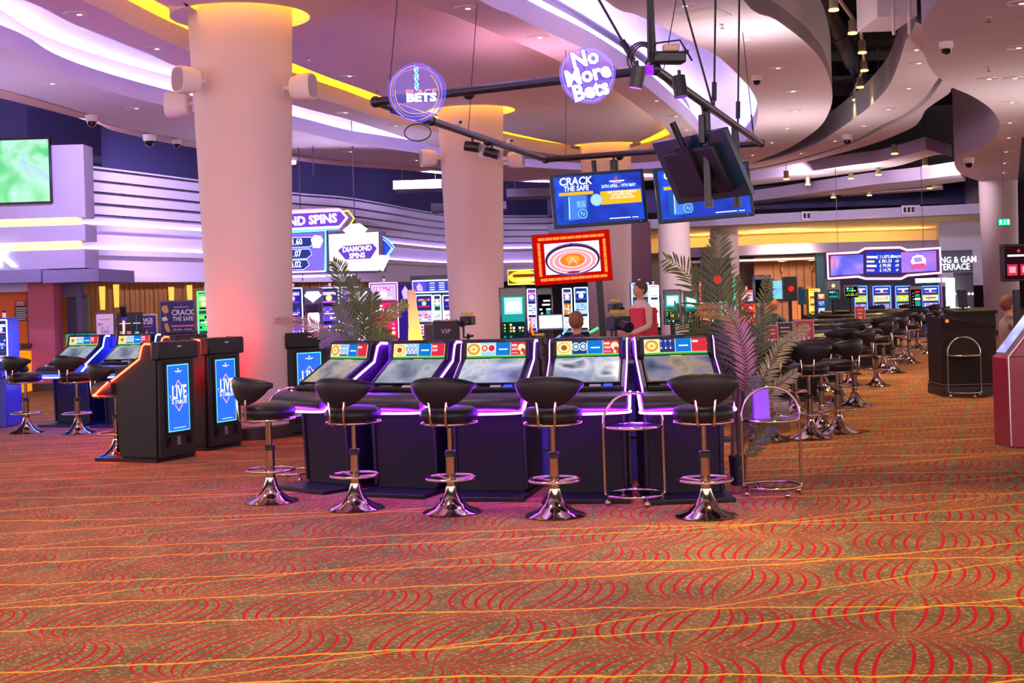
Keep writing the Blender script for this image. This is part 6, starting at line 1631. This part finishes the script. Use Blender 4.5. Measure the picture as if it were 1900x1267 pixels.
stand_board(328, 557, 640, 26.5, .70, 'large indigo poster reading Crack the Safe before the curtain, right of the smaller ones', 'poster', crk, boot + [('d', .62, .92, .02, mat('notice_red', '#d02a4c', .6)), ('r', .4, .86, .85, .872, wp), ('r', .32, .40, 1, .44, pk)], rail_m,
            [('CRACK', .66, .72, .15, wp, dict(bold=.025, sx=.88)), ('THE SAFE', .66, .58, .115, wp, dict(bold=.025, sx=.84)), ('24TH APRIL - 19TH MAY', .64, .34, .05, wp, dict(bold=.01, sx=.7))])
stand_board(274, 583, 640, 24.5, .34, 'small framed Crack the Safe poster left of the large one', 'poster', crk, [('r', .05, .60, .75, .62, pk), ('p', [(.2, .1), (.4, .5), (.6, .15)], gp), ('p', [(.5, .05), (.7, .4), (.9, .1)], pk), ('p', [(.05, .05), (.2, .35), (.35, .05)], wp)], mat('silver_frame', '#b8a8c0', .35, metal=.6),
            [('CRACK', .42, .82, .085, wp, dict(bold=.025, sx=.88)), ('THE SAFE', .42, .71, .065, wp, dict(bold=.025, sx=.84))])
stand_board(194, 580, 640, 23.0, .34, 'framed pale poster with a crowd of painted figures, standing behind the blue terminals', 'poster', mat('pale_poster', '#e8d8ec', .5), [('r', .15, .80, .85, .84, gp)] + glyphs(5, 5, .08, .08, .92, .72, [mat('poster_a', '#c88ca8', .5), mat('poster_b', '#8c9cc8', .5), mat('poster_c', '#a06c60', .5), wp], rnd, .75), mat('dark_frame', '#3c3048', .4))
stand_board(232, 580, 640, 24.6, .32, 'black menu board with two small pictures behind the microphone stand', 'menu board', mat('black_board', '#120e14', .5), [('r', .1, .66, .9, .70, wp), ('r', .1, .12, .42, .42, gp), ('r', .58, .12, .9, .42, pk), ('r', .15, .2, .37, .35, wp), ('r', .63, .2, .85, .35, wp)], mat('black_board', '#120e14', .5))
stand_board(253, 579, 640, 24.2, .22, 'narrow black board with a lit blue bottle picture beside the small Crack the Safe poster', 'menu board', mat('black_board', '#120e14', .5), [('r', .1, .66, .9, .70, wp), ('r', .3, .05, .7, .40, glow('#60c0e0', 1.0)), ('l', [(.5, .45), (.45, .95)], .008, BLU)], mat('black_board', '#120e14', .5))
p = pt(231, 640, 22.5); q = pt(231, 577, 22.5)
t = thing('microphone_stand', 'steel post with a tilted black head above the blue terminals', 'stand', (p.x, p.y, 0))
MB().tube([(0, 0, 0), (0, 0, q.z - .1)], .022, chrome, 10).lathe([(0, 0), (.18, 0), (.16, .02), (0, .03)], chrome, 20).build('pole', t)
MB().box((0, 0, q.z), (.10, .08, .2), blk_m, rx=.4).build('head', t, bevel=.015); MB().box((.02, 0, q.z - .13), (.09, .06, .06), mat('blue_clamp', '#2438a0', .4)).build('clamp', t, bevel=.01)
p = pt(160, 612, 25.5)
t = thing('bar_counter', 'teal sequinned counter behind the blue terminals', 'counter', (p.x, p.y, 0))
MB().box((0, 0, .58), (.62, .5, 1.16), screen_mat('teal_sequins', ['#0c3848', '#148098', '#40c8d8', '#0c5068'], 8, .45, 0, .3)).build('front_panel', t, bevel=.02)
MB().box((0, 0, 1.175), (.66, .54, .03), blk_m).build('worktop', t)
p = pt(161, 570, 28)
t = thing('menu_strip', 'narrow pale green vertical sign before the curtain', 'sign', (p.x, p.y, 0))
MB().box((0, 0, 1.45), (.12, .04, .95), mat('green_strip', '#9cb078', .5)).build('panel', t); MB().tube([(0, 0, 0), (0, 0, 1.0)], .02, rail_m, 8).box((0, 0, .01), (.3, .3, .02), rail_m).build('foot', t)
slot('green slot machine with black and white lower screen, left of the biggest column', 362, 388, 538, 22.5, mat('green_cabinet', '#1c6a30', .4), [W1, LIM, BLK], [W1, GRNL, glow('#70d860', 1.0)], glow('#40ff70', 3), 50)
t = slot('blue game machine cut by the left edge of the photo', -22, 6, 590, 18.8, blue_b, [W1, SKY, PNK], [NVY, glow('#183cb8', 1), NVY], glow('#d0d8ff', 2), 51)

# ------------------------------------------------------------------ ceiling fixtures
def one(mesh_o, loc, label, cat, group, first=[]):
    pass
dl_ring = mat('downlight_ring', '#d8ccd0', .4); dl_in = mat('downlight_inside', '#241c1c', .6)
dproto = MB().lathe([(.085, -.004), (.105, -.010), (.115, -.004), (.115, .0), (.085, .0)], dl_ring, 24).lathe([(0, -.002), (.085, -.004)], dl_in, 24).build('downlight')
lens = MB().lathe([(0, 0), (.026, 0)], glow('#fff0dc', 1.6), 16).build('lens', dproto, loc=(.02, .035, -.007)); index_kids()
used = [False]
def place_dl(p, label, group, s=1.0):
    if not used[0]: o = dproto; used[0] = True
    else: o = copy_tree(dproto)
    o.location = p; o.scale = (s, s, s); tag(o, label, 'ceiling light', group)
for lst, z, lb, gr, s in (
    ([(141, 25), (286, 89), (732, 233), (864, 14), (998, 68), (1216, 186), (1253, 215), (1273, 240)], ZC, 'round recessed downlight in the pink inner ceiling ring', 'downlights in the inner ceiling ring', 1.25),
    ([(92, 154), (249, 200), (638, 208), (648, 281), (771, 297), (1268, 9), (1383, 72), (1442, 125), (1470, 168), (1474, 205), (1459, 238), (1431, 264), (1395, 287)], ZC, 'round recessed downlight in the outer ceiling ring', 'downlights in the outer ceiling ring', 1.3),
    ([(1699, 91), (1704, 116), (1685, 163), (1647, 202), (1602, 233), (1548, 261), (1485, 284)], ZC, 'round recessed downlight in the ceiling band with the dark slot', 'downlights in the slotted ceiling band', 1.35),
    ([(1895, 4), (1889, 87), (1882, 144), (1834, 145), (1877, 189), (1873, 227), (1871, 255), (1866, 281), (1863, 302), (1861, 320), (1859, 335)], 4.55, 'round recessed downlight in the wavy right ceiling', 'downlights in the wavy right ceiling', 1.35)):
    for px, py in lst: place_dl(at(px, py, z) + Vector((0, 0, -.001)), lb, gr, s)
place_dl(at(645, 140, ZC + .1) + Vector((0, 0, -.001)), 'round recessed downlight in the pink central ceiling, right of the biggest column', None, 1.25)
# dome cameras
def dome(px, py, z, lb, s=1.0):
    p = at(px, py, z); t = thing('dome_camera', lb, 'security camera', p, 0, 'dome cameras on the ceiling')
    MB().lathe([(0, 0), (.085 * s, 0), (.085 * s, -.06 * s), (.07 * s, -.085 * s), (0, -.085 * s)], speaker_w, 24).build('housing', t)
    MB().lathe([(.066 * s, -.085 * s), (.060 * s, -.12 * s), (.035 * s, -.15 * s), (0, -.158 * s)], mat('smoked_dome', '#181018', .08, coat=.6), 24).build('dome', t, angle=80)
for px, py, z, lb, s in ((170, 214, ZC, 'dome camera above the navy bulkhead near the wall television', 1.3), (277, 250, ZC, 'large dome camera just left of the biggest column, nearer of the two', 1.5), (328, 259, ZC, 'small dome camera hard against the left side of the biggest column', 1.1), (543, 298, ZC, 'dome camera just right of the biggest column', 1.2),
                         (1404, 140, ZC, 'dome camera on the pale oval right of the bright ceiling band', 1.0), (1572, 250, ZC, 'dome camera on the slotted ceiling band', 1.4), (1755, 78, 4.55, 'dome camera on the wavy right ceiling, near the top edge', 1.0), (1797, 293, 4.55, 'dome camera at the lower bulge of the wavy right ceiling', 1.5), (1272, 83, ZC + .62, 'white dome camera inside the bright ceiling band', 1.0)):
    dome(px, py, z, lb, s)
# sprinklers
for px, py, z, lb in ((572, 104, ZC + .1, 'small sprinkler head between the two near columns'), (700, 165, ZC + .1, 'small sprinkler head left of the round blue sign'), (1834, 32, 4.55, 'small sprinkler head at the top of the wavy right ceiling'), (1834, 125, 4.55, 'small sprinkler head beside the unlit disc of the wavy right ceiling'), (1340, 45, ZC, 'small sprinkler head on the pale oval by the square panel'), (1019, 281, ZC + .1, 'small sprinkler head above the left blue television')):
    p = at(px, py, z); t = thing('sprinkler', lb, 'sprinkler', p, 0, 'sprinkler heads'); MB().tube([(0, 0, 0), (0, 0, -.05)], .010, chrome, 8).lathe([(0, -.05), (.028, -.052), (.03, -.056), (0, -.058)], chrome, 12).build('head', t); MB().lathe([(0, 0), (.035, 0), (.03, -.008), (0, -.01)], speaker_w, 16).build('rosette', t)
# flat white panel light
P = [at(x, y, ZC - .012) for x, y in ((1248, 26), (1328, 14), (1358, 30), (1275, 43))]
c = sum(P, Vector()) / 4
t = thing('ceiling_panel', 'flat white square panel on the pale ceiling oval by the black cables', 'ceiling panel', c)
MB().add([p - c for p in P] + [p - c + Vector((0, 0, .011)) for p in P], [(0, 1, 2, 3), (4, 5, 6, 7), (0, 1, 5, 4), (1, 2, 6, 5), (2, 3, 7, 6), (3, 0, 4, 7)], mat('panel_white', '#e8dcdc', .3)).build('panel', t, smooth=False)
MB().add([(p - c) * .9 + Vector((0, 0, -.002)) for p in P], [(0, 1, 2, 3)], mat('panel_face', '#f0e8e8', .25)).build('diffuser', t, smooth=False)
# track spotlights in the dark openings
def track_lamp(px, py, Y, lb, power=60, s=1.0, top=None):
    p = pt(px, py, Y); t = thing('track_spotlight', lb, 'spotlight', p, 0, 'warm track spotlights')
    MB().tube([(0, 0, .02), (0, 0, .15 * s)], .045 * s, mat('track_grey', '#8c7c74', .4), 14).build('housing', t)
    MB().lathe([(0, -.01), (.05 * s, 0), (.05 * s, .02), (0, .02)], glow('#ffc23c', 10), 16).build('lens', t)
    MB().tube([(0, 0, .15 * s), (0, 0, (top or 6.0) - p.z)], .006, wire, 6).build('hanger', t)
    if power: spot('track_beam', p + Vector((0, 0, -.03)), power, WARM, 90)
TL = [(1547, 20, 17.5), (1582, 63, 19.4), (1600, 99, 21.4), (1604, 132, 23.4), (1596, 163, 25.4), (1588, 186, 27.4), (1570, 207, 29.6), (1549, 227, 32)]
for i, (px, py, Y) in enumerate(TL): track_lamp(px, py, Y, 'warm spotlight in the dark ceiling opening, %s from the top of the photo' % ('first', 'second', 'third', 'fourth', 'fifth', 'sixth', 'seventh', 'eighth')[i], 120, 1.3, 6.6)
for px, py, Y, lb in ((1459, 333, 37, 'warm spotlight on the first hanging raft, left one'), (1660, 286, 33.5, 'bright warm spotlight on the first hanging raft, right one'), (1499, 343, 41, 'warm spotlight between the rafts, first from the left'), (1579, 332, 40, 'warm spotlight between the rafts, second from the left'),
                      (1630, 325, 38.5, 'brightest warm spotlight between the rafts'), (1717, 309, 36, 'warm spotlight between the rafts near the wavy right ceiling'), (1546, 367, 45, 'warm spotlight below the lowest raft, first from the left'), (1613, 363, 45, 'warm spotlight below the lowest raft, brightest one'), (1725, 350, 44, 'warm spotlight below the lowest raft near the wavy ceiling')):
    track_lamp(px, py, Y, lb, 150, 1.6, 6.4)
# track and duct in the dark opening
a0 = Vector((0, 0, .0))
Pt = [pt(px, py, Y) for px, py, Y in ((1540, -25, 17.2), (1582, 34, 19.4), (1597, 58, 20.8), (1603, 112, 23.4), (1600, 130, 24.6), (1585, 170, 27.6), (1540, 220, 32.5), (1528, 230, 34))]
t = thing('lighting_track', 'grey angular lighting track winding through the dark ceiling opening', 'track', Pt[0]); MB().tube([p - Pt[0] for p in Pt], .03, mat('track_grey', '#8c7c74', .4), 6).build('rail', t)
for p in Pt[1::2]: MB().tube([p - Pt[0], Vector((p.x, p.y, 7.28)) - Pt[0]], .008, wire, 6).build('hanger', t)
q0, q1 = pt(1508, -25, 21.5), pt(1622, 186, 33)
t = thing('air_duct', 'long dark pipe crossing the dark ceiling opening', 'pipe', q0); MB().tube([(0, 0, 0), q1 - q0], .17, mat('duct_grey', '#3c3a42', .45, noise=.2), 20).build('pipe', t)
for f_ in (.3, .55): 
    m_ = (q1 - q0) * f_; d = (q1 - q0).normalized(); MB().tube([m_ - d * .06, m_ + d * .06], .20, mat('duct_grey', '#3c3a42', .45, noise=.2), 20).build('collar', t)
# plant box at the top right
p = pt(1682, 34, 17.2)
t = thing('air_unit', 'pale boxed air duct with thin pipes at the top of the photo', 'duct', p)
MB().box((-.16, .35, .45), (.5, 1.0, .9), plaster).build('box', t, smooth=False)
for dx in (-.1, .1): MB().tube([(dx - .12, -.175, .9), (dx - .12, -.175, .0), (dx - .07, .0, -.2)], .022, speaker_w, 8).build('pipe', t)
# beams in the void, seen between the ceiling pieces
bm_ = mat('void_beam', '#121018', .9)
for i, (ya, xa, xb) in enumerate(((18, 3, 12), (22, 3, 14), (27, 4, 14), (33, 2, 18), (39, 0, 20))):
    MB().box(((xa + xb) / 2, ya, 6.9), (xb - xa, .25, .35), bm_).build('trim_%d' % (40 + i), kind='structure', smooth=False)
# wires of the rafts
for i, (px, Y) in enumerate(((1460, 36), (1500, 35), (1545, 34), (1590, 33), (1635, 32), (1680, 31), (1705, 30))):
    p = pt(px, 300, Y); t = thing('raft_wire', 'thin wire holding the first hanging raft', 'wire', Vector((p.x, Y, 5.4)), 0, 'wires of the hanging rafts'); MB().tube([(0, 0, 0), (0, 0, 1.85)], .010, mat('wire_grey', '#8a8090', .5), 6).build('wire', t)
# wall speakers on the columns
def on_col(c, r, px, py, ang, lb, s=1.08):
    p = pt(px, py, c.y); a = R(ang); d = Vector((math.sin(a), -math.cos(a), 0)); q = Vector((c.x, c.y, p.z)) + d * (r + .15 * s)
    return speaker('wall_speaker', q, a, lb, s)
on_col(c1, .60, 379, 165, -38, 'white speaker on the left front of the biggest column')
on_col(c1, .60, 543, 170, 68, 'white speaker on the right side of the biggest column')
on_col(c1, .60, 343, 190, -100, 'white speaker peeping out behind the left side of the biggest column')
on_col(c2, .60, 806, 296, -72, 'white speaker on the left side of the second big column', 1.1)
on_col(c2, .60, 912, 288, 18, 'white speaker on the front of the second big column', 1.1)
on_col(c2, .60, 953, 298, 78, 'white speaker on the right side of the second big column', 1.1)
on_col(c5, .53, 1310, 415, -80, 'cream speaker on the left side of the fifth column', 1.2)
on_col(c5, .53, 1377, 413, 75, 'cream speaker on the right side of the fifth column', 1.2)
on_col(c5, .53, 1338, 413, -5, 'cream speaker on the front of the fifth column', 1.2)
# hanging boards left of the third column
for px0, px1, py0, py1, Y, lb in ((730, 826, 330, 352, 37, 'pale hanging raft left of the second big column, upper one'), (800, 940, 372, 392, 42, 'pale hanging raft behind the second big column, lower one'), (940, 1040, 352, 366, 40, 'pale hanging raft right of the second big column')):
    a, b = pt(px0, py1, Y), pt(px1, py1, Y + 2); t = thing('ceiling_raft', lb, 'ceiling raft', a); w = b.x - a.x
    MB().box((w / 2, .6, .12), (w, 1.4, .24), mat('raft_grey', '#7c7488', .7, noise=.05)).build('board', t, smooth=False)
    for f_ in (.15, .85): MB().tube([(w * f_, .6, .2), (w * f_, .6, 7.2 - a.z)], .008, wire, 6).build('wire', t)
